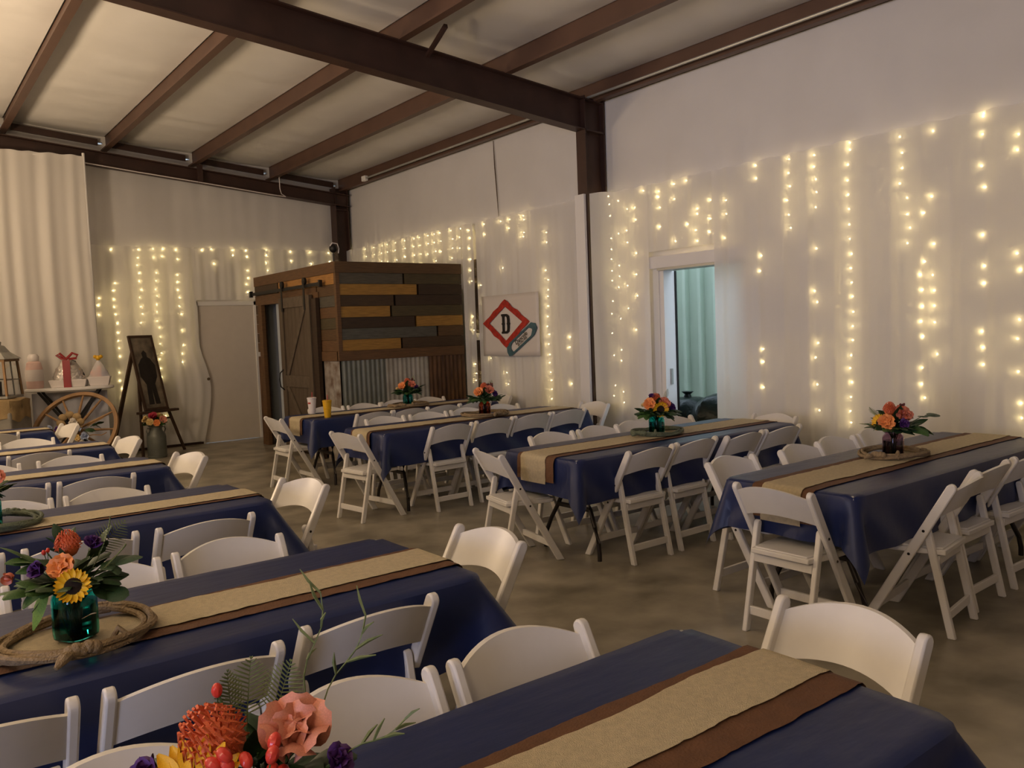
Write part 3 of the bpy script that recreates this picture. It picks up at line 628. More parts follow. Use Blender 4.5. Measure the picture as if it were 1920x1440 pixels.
# ------------------------------------------------------------------ tables
TW, TL, TZ = 0.76, 2.44, 0.735
def make_table():
    t = thing('folding_table', 'x', 'table')
    put('tabletop', MB().box(0, TL, 0, TW, TZ-0.045, TZ-0.003), M['tabletop'], t, smooth=False, bevel=0.015)
    for s, x in ((1, 0.34), (-1, TL-0.34)):
        for q in (-1, 1):
            yc = TW/2
            pts = [(x, yc+q*0.16, TZ-0.05), (x-s*0.005, yc+q*0.15, 0.50), (x-s*0.02, yc+q*0.14, 0.40), (x-s*0.035, yc+q*0.17, 0.33), (x-s*0.055, yc+q*0.23, 0.22), (x-s*0.065, yc+q*0.275, 0.12), (x-s*0.07, yc+q*0.285, 0.05), (x-s*0.07, yc+q*0.285, 0.0)]
            l = put('leg', MB().tube(pts, 0.0155, 10), M['tableleg'], t)
        put('crossbar', MB().bar((x-s*0.035, yc-0.17, 0.33), (x-s*0.035, yc+0.17, 0.33), 0.022, 0.03), M['tableleg'], t, smooth=False, bevel=0.004)
        put('top_bar', MB().bar((x, yc-0.20, TZ-0.06), (x, yc+0.20, TZ-0.06), 0.03, 0.03), M['tableleg'], t, smooth=False)
        put('leg_brace', MB().bar((x, yc, TZ-0.06), (x+s*0.36, yc, TZ-0.07), 0.02, 0.02).bar((x-s*0.02, yc, 0.42), (x+s*0.34, yc, TZ-0.07), 0.016, 0.016), M['tableleg'], t, smooth=False)
        put('brace_bar', MB().bar((x-s*0.012, yc-0.15, 0.46), (x-s*0.012, yc+0.15, 0.46), 0.02, 0.02), M['tableleg'], t, smooth=False)
    return t
_t0 = make_table(); _tused = [False]
def cloth_mesh(seed, ox=0.24, oy=0.31, flare=24, xr=0.0):
    a, b = TL/2, TW/2; rc = 0.055
    us = [-a-ox+i*(ox/14) for i in range(14)]+[-a+i*(2*a/56) for i in range(57)]+[a+(i+1)*ox/14 for i in range(14)]
    vs_ = [-b-oy+i*(oy/14) for i in range(14)]+[-b+i*(2*b/20) for i in range(21)]+[b+(i+1)*oy/14 for i in range(14)]
    top = TZ+0.002
    V = []; re = 0.022
    def corner_blend(x): return x
    for u in us:
        for v in vs_:
            # nearest point on the rounded table outline
            cx = max(-a+rc, min(a-rc, u)); cy = max(-b+rc, min(b-rc, v))
            dx, dy = u-cx, v-cy; L = math.hypot(dx, dy)
            wr_ = 0.0022*nz(u*3+seed, v*5)+0.0012*nz(u*11, v*9, seed)
            if L <= rc+1e-6 and (dx == 0 or dy == 0 or L <= rc): V.append((u+a, v+b, top+wr_)); continue
            nx, ny = dx/L, dy/L; d = L-rc
            th = math.atan2(abs(ny), abs(nx))        # 0..90 deg
            diag = math.sin(2*th)**1.5 if (dx and dy) else 0.0
            per = u*1.0+v*1.0
            phi = math.radians(2.5 + flare*diag + 2.5*nz(per*4+seed, 1.7)*(1-diag) + 3*diag*math.cos(th*4))
            if d < re*PI/2:
                t = d/re; out = re*math.sin(t)*0.7; dn = re*(1-math.cos(t))*0.9
            else:
                q = d-re*PI/2
                wav = 0.010*math.sin(per*17+seed)*min(1, q/0.2)+0.008*nz(per*9, seed)*min(1, q/0.15)
                out = re*0.7+q*math.sin(phi)+wav*(1-diag)**2; dn = re*0.9+q*math.cos(phi)
            px, py = cx+nx*rc+nx*out, cy+ny*rc+ny*out
            V.append((px+a, py+b, top-dn+wr_*0.3))
    nu, nv = len(us), len(vs_)
    m = MB(); m.add(V, [(i*nv+j, (i+1)*nv+j, (i+1)*nv+j+1, i*nv+j+1) for i in range(nu-1) for j in range(nv-1)])
    return m
def runner_mesh(y0, y1, zoff, over0, over1, seed, rag, res=150, x0=0.0, x1=TL):
    L0, L1 = over0, over1; tot = L0+(x1-x0)+L1; re = 0.03
    def pos(s):
        # s along the runner, from the hanging end at x0 to the one at x1
        for sgn, edge, l in ((-1, x0, L0-s), (1, x1, s-L0-(x1-x0))):
            if l > 0:
                if l < re*PI/2: t = l/re; return edge+sgn*re*math.sin(t), -re*(1-math.cos(t)), t/(PI/2)
                return edge+sgn*(re+0.03*(l-re*PI/2)), -re-(l-re*PI/2), 1
        return x0+s-L0, 0.0, 0.0
    nv = 8
    def fn(u, v):
        s = tot*u; x, dz, k = pos(s)
        ya = y0+rag*(nz(s*3.3+seed, 0.3)+0.5*nz(s*13, seed)+0.25*nz(s*41, seed)); yb = y1+rag*(nz(s*3.1+seed, 7.3)+0.5*nz(s*12, seed+4)+0.25*nz(s*43, seed+2))
        wv = 0.0025*nz(s*9+seed, v*3)+0.002*nz(s*23, v*2, seed)
        sg = -1 if s < tot/2 else 1
        return (x+sg*k*(zoff+abs(wv)), ya+(yb-ya)*v, TZ+0.004+zoff+dz+abs(wv)*(1-k))
    return MB().grid(res, nv, fn)
TABS = {  # x of the measured end, near edge y, side of that end, description, runner bands
 'L1': (1.76, 0.79, 'r', 'foreground table', (.22, .54), (.31, .495)),
 'L2': (1.64, 2.36, 'r', 'second left table, with the teal jar', (.16, .48), (.225, .445)),
 'L3': (1.62, 4.25, 'r', 'third left table from the front', (.20, .48), (.235, .45)),
 'L4': (1.57, 6.01, 'r', 'fourth left table from the front', (.22, .48), (.24, .46)),
 'L5': (1.54, 7.58, 'r', 'fifth left table from the front', (.22, .48), (.24, .46)),
 'L6': (1.40, 9.68, 'r', 'farthest left table by the wagon wheel', (.22, .48), (.24, .46)),
 'R1': (3.66, 2.12, 'l', 'nearest right table, with the purple jar', (.20, .56), (.265, .50)),
 'R2': (3.54, 3.97, 'l', 'second right table, before the doorway', (.19, .58), (.27, .54)),
 'R3': (3.45, 6.37, 'l', 'third right table, with the amber jar', (.20, .56), (.25, .52)),
 'R4': (3.57, 8.12, 'l', 'farthest right table by the wooden shed', (.20, .56), (.25, .52)),
}
TX = {}
for i, (k, (xe, y0, side, desc, br, bu)) in enumerate(TABS.items()):
    x0 = xe-TL if side == 'r' else xe
    TX[k] = (x0, y0)
    o = copy_tree(_t0) if _tused[0] else _t0; _tused[0] = True
    o.location = (x0, y0, 0); o['label'] = 'long folding table under navy cloth, ' + desc; o['group'] = 'banquet tables'
    c = put('tablecloth', cloth_mesh(i*3.7, 0.27, 0.31, 19 if side == 'l' else 37), M['navy'], loc=(x0, y0, 0)); tag(c, 'navy plastic tablecloth on the ' + desc, 'tablecloth', 'navy tablecloths')
    r = put('brown_runner', runner_mesh(br[0], br[1], 0.0025, 0.19, 0.16, i*2.1, 0.008), M['brown'], loc=(x0, y0, 0)); tag(r, 'brown under-runner on the ' + desc, 'table runner', 'brown table runners')
    r = put('burlap_runner', runner_mesh(bu[0], bu[1], 0.007, 0.21, 0.14, i*5.3+1, 0.014), M['burlap'], loc=(x0, y0, 0)); tag(r, 'tan frayed burlap runner on the ' + desc, 'table runner', 'burlap table runners')

ORD = ['first', 'second', 'third', 'fourth']
CH = {
 'L1': dict(far=[(1.31, 1.715), (0.815, 1.72), (0.31, 1.73)], near=[(1.31, 0.62)], end=[(2.09, 1.23)]),
 'L2': dict(near=[(1.13, 2.21), (0.60, 2.15), (0.095, 2.15), (-0.41, 2.15)], far=[(1.09, 3.37), (0.59, 3.355), (0.085, 3.35), (-0.42, 3.35)], end=[(1.94, 2.725)]),
 'L3': dict(near=[(1.16, 3.88), (0.64, 3.90), (0.13, 3.9)], far=[(0.99, 5.13), (0.49, 5.14)], end=[(1.91, 4.515)]),
 'L4': dict(near=[(1.05, 5.71), (0.565, 5.73)], far=[(1.10, 6.92), (0.55, 6.92)], end=[(1.80, 6.32)]),
 'L5': dict(near=[(0.97, 7.455), (0.46, 7.45)], far=[(1.03, 8.66)], end=[(1.74, 7.96)]),
 'L6': dict(near=[(0.86, 9.58)], end=[(1.60, 9.975)]),
 'R1': dict(aisle=[(3.45, 2.43)], near=[(4.26, 1.87), (4.72, 1.94), (5.26, 1.95), (5.75, 1.95)], far=[(4.05, 3.14), (4.71, 3.10), (5.16, 3.12), (5.66, 3.12)]),
 'R2': dict(aisle=[(3.28, 4.585)], near=[(4.085, 3.82), (4.575, 3.84), (5.05, 3.78), (5.51, 3.77)], far=[(4.18, 4.97), (4.68, 4.97), (5.10, 4.96), (5.57, 4.92)], wall=[(6.17, 4.30)]),
 'R3': dict(aisle=[(3.155, 6.51)], near=[(4.065, 6.21), (4.575, 6.26), (5.05, 6.27), (5.51, 6.26)], far=[(4.02, 7.38), (4.53, 7.38), (5.03, 7.38), (5.50, 7.38)], wall=[(6.22, 6.64)]),
 'R4': dict(aisle=[(3.29, 8.485)], near=[(4.23, 7.98), (4.68, 7.98), (5.11, 7.97), (5.56, 7.98)], far=[(4.18, 9.10), (4.67, 9.08), (5.15, 9.12), (5.63, 9.12)], wall=[(6.36, 8.54)]),
}
for k, sides in CH.items():
    sh_ = {'L1': 'the foreground table', 'L2': 'the second left table', 'L3': 'the third left table', 'L4': 'the fourth left table', 'L5': 'the fifth left table', 'L6': 'the left table by the wagon wheel',
           'R1': 'the nearest right table', 'R2': 'the second right table', 'R3': 'the third right table', 'R4': 'the right table by the shed'}[k]
    for side, lst in sides.items():
        for i, (x, y) in enumerate(lst):
            face = {'near': '+y', 'far': '-y', 'end': '-x', 'aisle': '+x', 'wall': '-x'}[side]
            if side in ('near', 'far'): lb = 'white folding chair, %s side of %s, %s from aisle' % (side, sh_, ORD[i])
            else: lb = 'white folding chair at the %s end of %s' % ('wall' if side == 'wall' else 'aisle', sh_)
            j = random.uniform(-0.03, 0.03)
            if k == 'R1' and side == 'near' and i == 0: j = 0.14
            if k == 'L1' and side == 'end': j = -0.02
            if side == 'end' and k in ('L3', 'L4', 'L5', 'L6'): j = 0.20
            if k == 'R2' and side == 'aisle': j = -0.20
            if k == 'R3' and side == 'aisle': j = 0.14
            chair(x, y, face, lb, 'white folding chairs', j)

# ------------------------------------------------------------------ flowers, jars, ropes
def petal_mesh(nm, L, W, cup, curl, m, point=0.6, nu=5, nv=4):
    def fn(u, v):
        s = v*2-1; w_ = W*(math.sin(PI*min(0.97, u*0.86+0.12)))**point
        return (s*w_, cup*(1-s*s)*math.sin(PI*u*0.8+0.3)-curl*u*u, L*u)
    me = MB().grid(nu, nv, fn).mesh(nm); me.materials.append(m); return me
PET = {}
for c in ('rose_orange', 'rose_coral', 'rose_pink', 'crimson', 'cream'): PET[c] = petal_mesh('petal', 1.0, 0.62, -0.30, -0.10, M[c], 0.5)
PET['sun'] = petal_mesh('petal', 1.0, 0.24, 0.10, 0.10, M['sunpetal'], 0.8)
for c in ('purple', 'bluefl', 'whitefl'): PET[c] = petal_mesh('petal', 1.0, 0.55, -0.25, 0.25, M[c], 0.4)
LEAF = {c: petal_mesh('leaf', 1.0, 0.30, 0.06, 0.18, M[c], 0.9, 6, 4) for c in ('leaf', 'leafdark', 'leaflight')}
ROUND = petal_mesh('leaf', 1.0, 0.48, 0.05, 0.10, M['leafdark'], 0.5, 6, 4)
_core = MB().ball((0, 0, 0.30), 0.30, 10, 7, 1, 1, 1.2)
COREM = {}
for c in ('rose_orange', 'rose_coral', 'rose_pink', 'crimson', 'cream', 'purple', 'bluefl', 'whitefl'):
    me = _core.mesh('bud'); me.materials.append(M[c]); COREM[c] = me
DISC = MB().lathe([(0, 0.06), (0.25, 0.09), (0.42, 0.06), (0.5, -0.02), (0.4, -0.12), (0, -0.16)], 16).mesh('disc'); DISC.materials.append(M['sundisc'])
_pm = MB()
for i in range(90):
    t = i*2.39996; zz = 1-(i+0.5)/90*1.15; r_ = math.sqrt(max(0, 1-zz*zz)); d = Vector((r_*math.cos(t), r_*math.sin(t), zz))
    a = d*0.45; b = d*0.80+Vector((0, 0, 0.12)); c = d*0.88+Vector((-d.x*0.25, -d.y*0.25, 0.30))
    _pm.tube([a, b, c], [0.035, 0.028, 0.045], 4)
PINS = _pm.mesh('pins'); PINS.materials.append(M['protea'])
PDOME = MB().ball((0, 0, 0), 0.62, 12, 8).mesh('dome'); PDOME.materials.append(M['protea'])
BERRY = MB().ball((0, 0, 0), 1.0, 8, 6, 0.8, 0.8, 1.1).mesh('berry'); BERRY.materials.append(M['berry'])
BERRYD = MB().ball((0, 0, 0), 1.0, 8, 6, 0.8, 0.8, 1.1).mesh('berry'); BERRYD.materials.append(M['darkred'])
def frame(d, roll=0.0):
    d = Vector(d).normalized(); return d.to_track_quat('Z', 'Y').to_matrix().to_4x4() @ Matrix.Rotation(roll, 4, 'Z')
def stem(t, head, base=(0, 0, 0.02), r=0.0022, m=None):
    h = Vector(head); b = Vector(base); mid = Vector((h.x*0.22, h.y*0.22, b.z+(h.z-b.z)*0.62))
    put('stem', MB().tube([b, b+(mid-b)*0.5, mid, mid+(h-mid)*0.55+Vector((0, 0, 0.006)), h], r, 5), m or M['stem'], t)
def rose(t, head, d, c, s, n=(4, 5, 6)):
    base = Matrix.Translation(head) @ frame(d, random.uniform(0, 6)) @ Matrix.Scale(s, 4)
    bud = link('bud', COREM[c], None, t, basis=base)
    for ring_, (cnt, rad, tilt, sz) in enumerate(zip(n, (0.16, 0.26, 0.34), (-0.12, 0.10, 0.42), (0.80, 0.86, 0.90))):
        for k in range(cnt):
            a = 2*PI*k/cnt+ring_*0.6+random.uniform(-.15, .15)
            link('petal', PET[c], None, t, basis=base @ Matrix.Rotation(a, 4, 'Z') @ Matrix.Translation((0, rad, -0.12)) @ Matrix.Rotation(-tilt+random.uniform(-.1, .1), 4, 'X') @ Matrix.Scale(sz, 4))
def sunflower(t, head, d, s):
    base = Matrix.Translation(head) @ frame(d) @ Matrix.Scale(s, 4)
    link('disc', DISC, None, t, basis=base)
    for ring_ in range(2):
        for k in range(13):
            a = 2*PI*k/13+ring_*0.24
            link('petal', PET['sun'], None, t, basis=base @ Matrix.Rotation(a, 4, 'Z') @ Matrix.Translation((0, 0.40, -0.04*ring_)) @ Matrix.Rotation(-1.25-0.16*ring_+random.uniform(-.12, .12), 4, 'X') @ Matrix.Scale(0.62, 4))
def protea(t, head, d, s):
    base = Matrix.Translation(head) @ frame(d) @ Matrix.Scale(s, 4)
    link('dome', PDOME, None, t, basis=base); tag(link('pins', PINS, None, t, basis=base), kind='stuff')
def ruffle(t, head, d, c, s, n=14):
    base = Matrix.Translation(head) @ frame(d) @ Matrix.Scale(s, 4)
    link('bud', COREM[c], None, t, basis=base)
    for k in range(n):
        link('petal', PET[c], None, t, basis=base @ Matrix.Rotation(k*2.4, 4, 'Z') @ Matrix.Translation((0, 0.1, 0.1)) @ Matrix.Rotation(-0.2-1.1*k/n, 4, 'X') @ Matrix.Scale(0.8, 4))
def berries(t, head, s, mesh=None, n=8, spread=0.03):
    h = Vector(head)
    for k in range(n):
        p = h+Vector((random.uniform(-1, 1)*spread, random.uniform(-1, 1)*spread, random.uniform(-0.6, 0.8)*spread))
        put('twig', MB().tube([h-Vector((0, 0, 0.04)), p], 0.001, 4), M['stem'], t)
        link('berry', mesh or BERRY, None, t, basis=Matrix.Translation(p) @ frame((p-h)+Vector((0, 0, 0.02))) @ Matrix.Scale(s, 4))
def leaves(t, spec, me):   # spec: (position, direction, length, roll)
    for p, d, L, ro in spec: link('leaf', me, None, t, basis=Matrix.Translation(p) @ frame(d, ro) @ Matrix.Scale(L, 4))
def fern_mesh(L, n=16, w=0.34, bend=0.15):
    m = MB(); P = [Vector((0, bend*L*(i/n)**2, L*i/n)) for i in range(n+1)]
    m.tube(P, [0.0013*(1-0.6*i/n) for i in range(n+1)], 4)
    for i in range(3, n+1):
        k = math.sin(PI*min(1, i/n*0.86+0.12)); q = w*L*k
        for s in (-1, 1):
            a = P[i]; b = a+Vector((s*q, 0.02*L, 0.35*q+0.03*L)); m.tube([a, (a+b)/2+Vector((0, 0.01*L, 0)), b], [0.0012, 0.0016, 0.0006], 4)
    return m
def fern(t, p, d, L, roll=0.0, name='frond'): tag(put(name, fern_mesh(L), M['fern'], t, basis=Matrix.Translation(p) @ frame(d, roll)), kind=None)
def twig_mesh(L, seed):
    m = MB(); rnd = random.Random(seed)
    P = [Vector((0.05*L*math.sin(i*1.1), 0.1*L*(i/6)**2, L*i/6)) for i in range(7)]
    m.tube(P, 0.0013, 4)
    for i in range(2, 7):
        a = P[i]; b = a+Vector((rnd.uniform(-.3, .3)*L, rnd.uniform(-.2, .2)*L, rnd.uniform(.1, .3)*L)); m.tube([a, (a+b)/2+Vector((0.02*L, 0, 0)), b], [0.002, 0.0028, 0.0008], 4)
    return m

def jar(m, label, loc, r=0.053, h=0.165, rz=0.3):
    t = thing('mason_jar', label, 'jar', loc, rz, 'mason jar vases')
    out = [(0, 0.0), (r*0.80, 0.0), (r*0.96, 0.006), (r, 0.02), (r, h*0.70), (r*0.93, h*0.80), (r*0.76, h*0.86), (r*0.74, h*0.90), (r*0.78, h*0.905), (r*0.78, h*0.94), (r*0.75, h*0.945), (r*0.75, h)]
    inn = [(a-0.0035, max(0.008, b)) for a, b in reversed(out[2:])]+[(0, 0.008)]
    put('glass_body', MB().lathe(out+inn, 28, sq=0.25), m, t)
    put('water', MB().lathe([(0, 0.009), (r*0.90, 0.009), (r*0.93, 0.02), (r*0.93, h*0.6), (0, h*0.6)], 24, sq=0.2), WATER, t)
    put('embossing', MB().tube([(-0.025, -r*1.0, h*0.42), (0, -r*1.03, h*0.44), (0.025, -r*1.0, h*0.42)], 0.0016, 5), m, t)
    return t
WATER = glass('jar_water', (0.80, 0.90, 0.86))
def rope(label, loc, m, R_=0.21, seed=0, ex=0.86, rz=0.0, knot=0.0):
    t = thing('rope_coil', label, 'rope', loc, rz, 'lasso rope coils')
    turns = 4; N = 64*turns; pts = []
    for i in range(N+1):
        a = 2*PI*i/64+knot; k = i/N
        rr = R_*(1-0.14*(0.5+0.5*math.sin(k*PI*5+seed))+0.05*nz(a*0.8, seed))
        z_ = 0.013+0.020*(0.5+0.5*math.sin(a*1.5+seed+k*9))
        pts.append((rr*math.cos(a), rr*ex*math.sin(a), z_))
    put('coil', MB().tube(pts, 0.0098, 7), m, t)
    a = knot+4.2
    put('tie', MB().tube([(R_*0.78*math.cos(a), R_*ex*0.78*math.sin(a), 0.012), (R_*0.86*math.cos(a+.1), R_*ex*0.86*math.sin(a+.1), 0.052), (R_*1.02*math.cos(a+.12), R_*ex*1.02*math.sin(a+.12), 0.030), (R_*1.0*math.cos(a+.1), R_*ex*1.0*math.sin(a+.1), 0.010)], 0.009, 7), m, t)
    kn = MB(); b = knot+3.6
    for i in range(5): kn.ball((R_*math.cos(b+i*0.07), R_*ex*math.sin(b+i*0.07), 0.033+0.004*(i % 2)), 0.019, 9, 7)
    put('knot', kn, m, t)
    put('frayed_end', MB().tube([(R_*math.cos(b), R_*ex*math.sin(b), 0.03), (R_*1.14*math.cos(b-.06), R_*ex*1.14*math.sin(b-.06), 0.028), (R_*1.25*math.cos(b-.12), R_*ex*1.25*math.sin(b-.12), 0.014)], [0.012, 0.016, 0.006], 8), m, t)
    return t
VA = YAW     # bouquets are turned to the aisle where the photographer stands
def V3(a, b, c):  # right, towards the viewer, up, in hall axes
    return Vector((a*math.cos(VA)-b*math.sin(VA), -a*math.sin(VA)-b*math.cos(VA), c))
def fl(name, label, cat, loc, where, group):
    t = thing(name, label + ' ' + where, cat, loc, 0, group); return t
TOP = TZ+0.016
def bouquet(loc, where, items, k=1.0, lift=0.0, ks=1.0):
    g = 'flowers ' + where
    fill = [('leafs', 'dark collar leaves at the %s' % n_, (0.035*a_, 0.035*b_, .165), (a_, b_, h_), .080, m_, 8) for n_, a_, b_, h_, m_ in
            (('left', -1, .2, .35, 'leafdark'), ('right', 1, .2, .35, 'leafdark'), ('front left', -.6, .8, .3, 'leaf'), ('front right', .6, .8, .3, 'leafdark'), ('back', 0, -1, .6, 'leafdark'), ('front', 0, 1, .25, 'leafdark'), ('inner', .1, .3, .9, 'leafdark'))]
    items = [(it[0], it[1], (it[2][0]*k, it[2][1]*k, .16+(it[2][2]-.16)*k+lift), it[3], it[4]*ks)+tuple(it[5:]) for it in items+fill]
    for it in items:
        kind, lab, p, d, s = it[0], it[1], V3(*it[2]), V3(*it[3]), it[4]; c = it[5] if len(it) > 5 else None
        nm = {'rose': 'rose', 'sun': 'sunflower', 'protea': 'pincushion_protea', 'ruffle': 'ruffled_flower', 'berry': 'berry_sprig', 'leafs': 'leafy_sprig', 'fern': 'fern_frond', 'twig': 'twig', 'bud': 'flower_bud'}[kind]
        t = fl(nm, lab, {'leafs': 'foliage', 'fern': 'foliage', 'twig': 'foliage', 'berry': 'berries'}.get(kind, 'flower'), loc, where, g)
        st = M['stem']
        if kind in ('fern', 'twig'):
            b = V3(p.x*0, 0, 0.16)
            stem(t, p, (0, 0, 0.02), 0.0016)
            if kind == 'fern': fern(t, p, d, s, random.uniform(-0.5, 0.5)+VA)
            else: put('branch', twig_mesh(s, int(s*1e5)+len(lab)), M['fern'], t, basis=Matrix.Translation(p) @ frame(d, 0.6))
            continue
        stem(t, p-d.normalized()*s*0.3 if kind != 'leafs' else p, (random.uniform(-.012, .012), random.uniform(-.012, .012), 0.014))
        if kind == 'rose': rose(t, p, d, c, s)
        elif kind == 'bud': rose(t, p, d, c, s, (3, 3, 0))
        elif kind == 'sun': sunflower(t, p, d, s)
        elif kind == 'protea': protea(t, p, d, s)
        elif kind == 'ruffle': ruffle(t, p, d, c, s)
        elif kind == 'berry': berries(t, p, s, BERRYD if c == 'dark' else BERRY, it[6] if len(it) > 6 else 8, it[7] if len(it) > 7 else 0.03)
        elif kind == 'leafs':
            me = ROUND if c == 'round' else LEAF[c or 'leaf']; n = it[6] if len(it) > 6 else 5; dn = d.normalized(); sp = []
            for k in range(n):
                q = p+dn*s*(0.55*k/max(1, n-1)); sd = dn.cross(Vector((0, 0, 1))).normalized()*(1 if k % 2 else -1)*(0.9 if k < n-1 else 0.1)
                sp.append((q, dn+sd+Vector((0, 0, random.uniform(-.3, .4))), s*random.uniform(0.75, 1.0), random.uniform(-.6, .6)))
            put('branch', MB().tube([p, p+dn*s*0.3, p+dn*s*0.6], 0.0018, 4), M['stem'], t)
            leaves(t, sp, me)
JT = {}
def centre(key, x, y, jm, jlab, rm, where, items, knot=0.0, rr=0.21, rz=0.0, rj=None, rlabel='tan', jh=0.165, k=1.0, lift=0.0, ks=1.0):
    jar(jm, jlab, (x, y, TOP), rz=rz, h=jh)
    q = rj or (x, y)
    rope(rlabel + ' lasso rope coiled around the jar' + where.replace('in the foreground bouquet', ', foreground table').replace('in the', ',').replace('teal jar', '').replace('amber jar', '').replace('purple jar', '').replace(' jar,', '').replace(' ,', ',').replace(',,', ','), (q[0], q[1], TOP-0.006), rm, rr, seed=len(where), rz=rz, knot=knot)
    bouquet((x, y, TOP), where, items, k, lift, ks)
W2 = 'in the teal jar, second left table'
centre('L2', 0.405, 2.66, M['teal'], 'teal glass mason jar on the second left table', M['rope'], W2, [
 ('protea', 'orange pincushion protea', (-.005, .0, .275), (0, .2, 1), .040),
 ('rose', 'round orange rose', (.006, .055, .225), (.05, .8, .6), .040, 'rose_orange'),
 ('sun', 'small yellow sunflower', (.060, .110, .192), (.25, .9, .40), .042),
 ('ruffle', 'dark purple ruffled bloom left of the orange rose', (-.060, .045, .215), (-.4, .6, .6), .036, 'purple'),
 ('ruffle', 'dark purple ruffled bloom at the top right', (.050, -.02, .268), (.4, .1, .9), .032, 'purple'),
 ('bud', 'coral rosebud sticking out left', (-.165, .02, .195), (-.9, .2, .2), .028, 'rose_coral'),
 ('bud', 'tiny coral bud among left leaves', (-.135, .0, .235), (-.7, .1, .5), .018, 'rose_coral'),
 ('leafs', 'bright green leaf sprig at upper left', (-.075, .01, .220), (-.8, .1, .5), .075, 'leaf', 6),
 ('leafs', 'broad green leaves over the jar rim', (-.055, .05, .175), (-.8, .5, -.1), .080, 'leaf', 4),
 ('leafs', 'dark green leaf sprig at the back', (.03, -.04, .225), (.4, -.3, .7), .065, 'leafdark', 6),
 ('leafs', 'round eucalyptus sprig at lower right', (.085, .03, .165), (.9, .2, -.35), .060, 'round', 4),
 ('leafs', 'dark pointed leaf sprig reaching right', (.085, .0, .215), (.95, .1, .15), .070, 'leafdark', 5),
 ('leafs', 'green leaves behind the protea', (-.03, -.03, .245), (-.3, -.2, .8), .060, 'leafdark', 5),
 ('leafs', 'long light green leaf hanging beside the jar', (-.058, .03, .155), (-.6, .2, -.8), .100, 'leaflight', 1),
 ('fern', 'tall fern frond leaning right', (.06, -.01, .215), (.45, -.1, .8), .125),
 ('fern', 'fern frond at right', (.07, .0, .195), (.8, .1, .5), .11),
 ('fern', 'fern frond pointing to the back', (.04, -.04, .235), (.5, -.5, .6), .11),
 ('berry', 'tiny yellow bud cluster', (-.062, .01, .265), (-.2, .2, .9), .006, None, 3, .010),
], knot=0.4, rr=0.225, rz=0.55, ks=1.16, lift=-0.008)
W1 = 'in the foreground bouquet'
centre('L1', 0.40, 1.165, M['teal'], 'teal glass mason jar on the foreground table', M['rope'], W1, [
 ('protea', 'large orange pincushion protea', (-.045, .03, .228), (-.3, .5, .8), .062),
 ('rose', 'big dusty pink rose', (.062, .03, .232), (.2, .5, .85), .062, 'rose_pink'),
 ('sun', 'large yellow sunflower', (-.06, .105, .195), (-.15, .6, .75), .078),
 ('ruffle', 'purple ruffled bloom at the left', (-.125, .06, .195), (-.6, .4, .5), .040, 'purple'),
 ('ruffle', 'purple ruffled bloom at the lower left', (-.13, .10, .155), (-.6, .5, .3), .036, 'purple'),
 ('ruffle', 'purple ruffled bloom at the right', (.122, .05, .205), (.6, .4, .5), .030, 'purple'),
 ('berry', 'red hypericum berry cluster', (.04, .115, .225), (.1, .7, .6), .0115, None, 12, .048),
 ('berry', 'single orange bud on a stalk', (-.062, -.02, .285), (-.1, 0, 1), .0105, None, 1, .002),
 ('leafs', 'dark green leaves at the right', (.10, .09, .165), (.7, .5, .1), .075, 'leafdark', 5),
 ('leafs', 'green leaves under the berries', (.02, .10, .16), (.1, .9, .0), .07, 'leaf', 5),
 ('leafs', 'dark green leaves at the left', (-.08, .02, .17), (-.8, .1, .2), .07, 'leafdark', 5),
 ('fern', 'upright pale fern frond', (-.03, -.045, .215), (.05, -.15, 1), .105),
 ('fern', 'pale fern frond leaning right', (.005, -.05, .215), (.35, -.2, .9), .10),
 ('fern', 'short pale fern frond leaning left', (-.045, -.04, .215), (-.25, -.2, .9), .085),
 ('twig', 'wiry green twig at the right', (.09, -.03, .25), (.5, -.2, .8), .145),
 ('twig', 'wiry green twig in the middle', (.06, -.05, .26), (.15, -.3, .9), .15),
 ('twig', 'wiry green twig reaching over the chair', (.13, .05, .21), (.85, .0, .4), .11),
], knot=2.2, rz=0.2, lift=0.045)
def mixed(jtag, sun=True, big=1.0):
    L = [('rose', 'peach orange rose at the left', (-.045, .045, .235), (-.3, .7, .6), .044, 'rose_orange'), ('rose', 'coral rose at the right', (.045, .03, .250), (.4, .5, .7), .044, 'rose_coral'),
         ('protea', 'orange pincushion protea on top', (.0, -.01, .275), (0, .1, 1), .038),
         ('ruffle', 'dark purple bloom at the right', (.085, .02, .215), (.7, .4, .3), .038, 'purple'),
         ('berry', 'dark red berry spray at the top', (.05, -.03, .300), (.3, 0, 1), .008, 'dark', 9, .030),
         ('leafs', 'dark leaves at the left', (-.05, .02, .185), (-.7, .4, -.1), .075, 'leafdark', 6), ('leafs', 'dark leaves at the right', (.05, .03, .185), (.7, .4, -.05), .075, 'leafdark', 6),
         ('leafs', 'green leaves in front', (.0, .055, .185), (.1, .9, -.1), .065, 'leaf', 6), ('leafs', 'dark leaves at the back', (.0, -.04, .22), (.0, -.5, .6), .07, 'leafdark', 6),
         ('fern', 'fern frond at the back', (.03, -.03, .24), (.4, -.2, .8), .09)]
    return L
WR1 = 'in the purple jar, nearest right table'
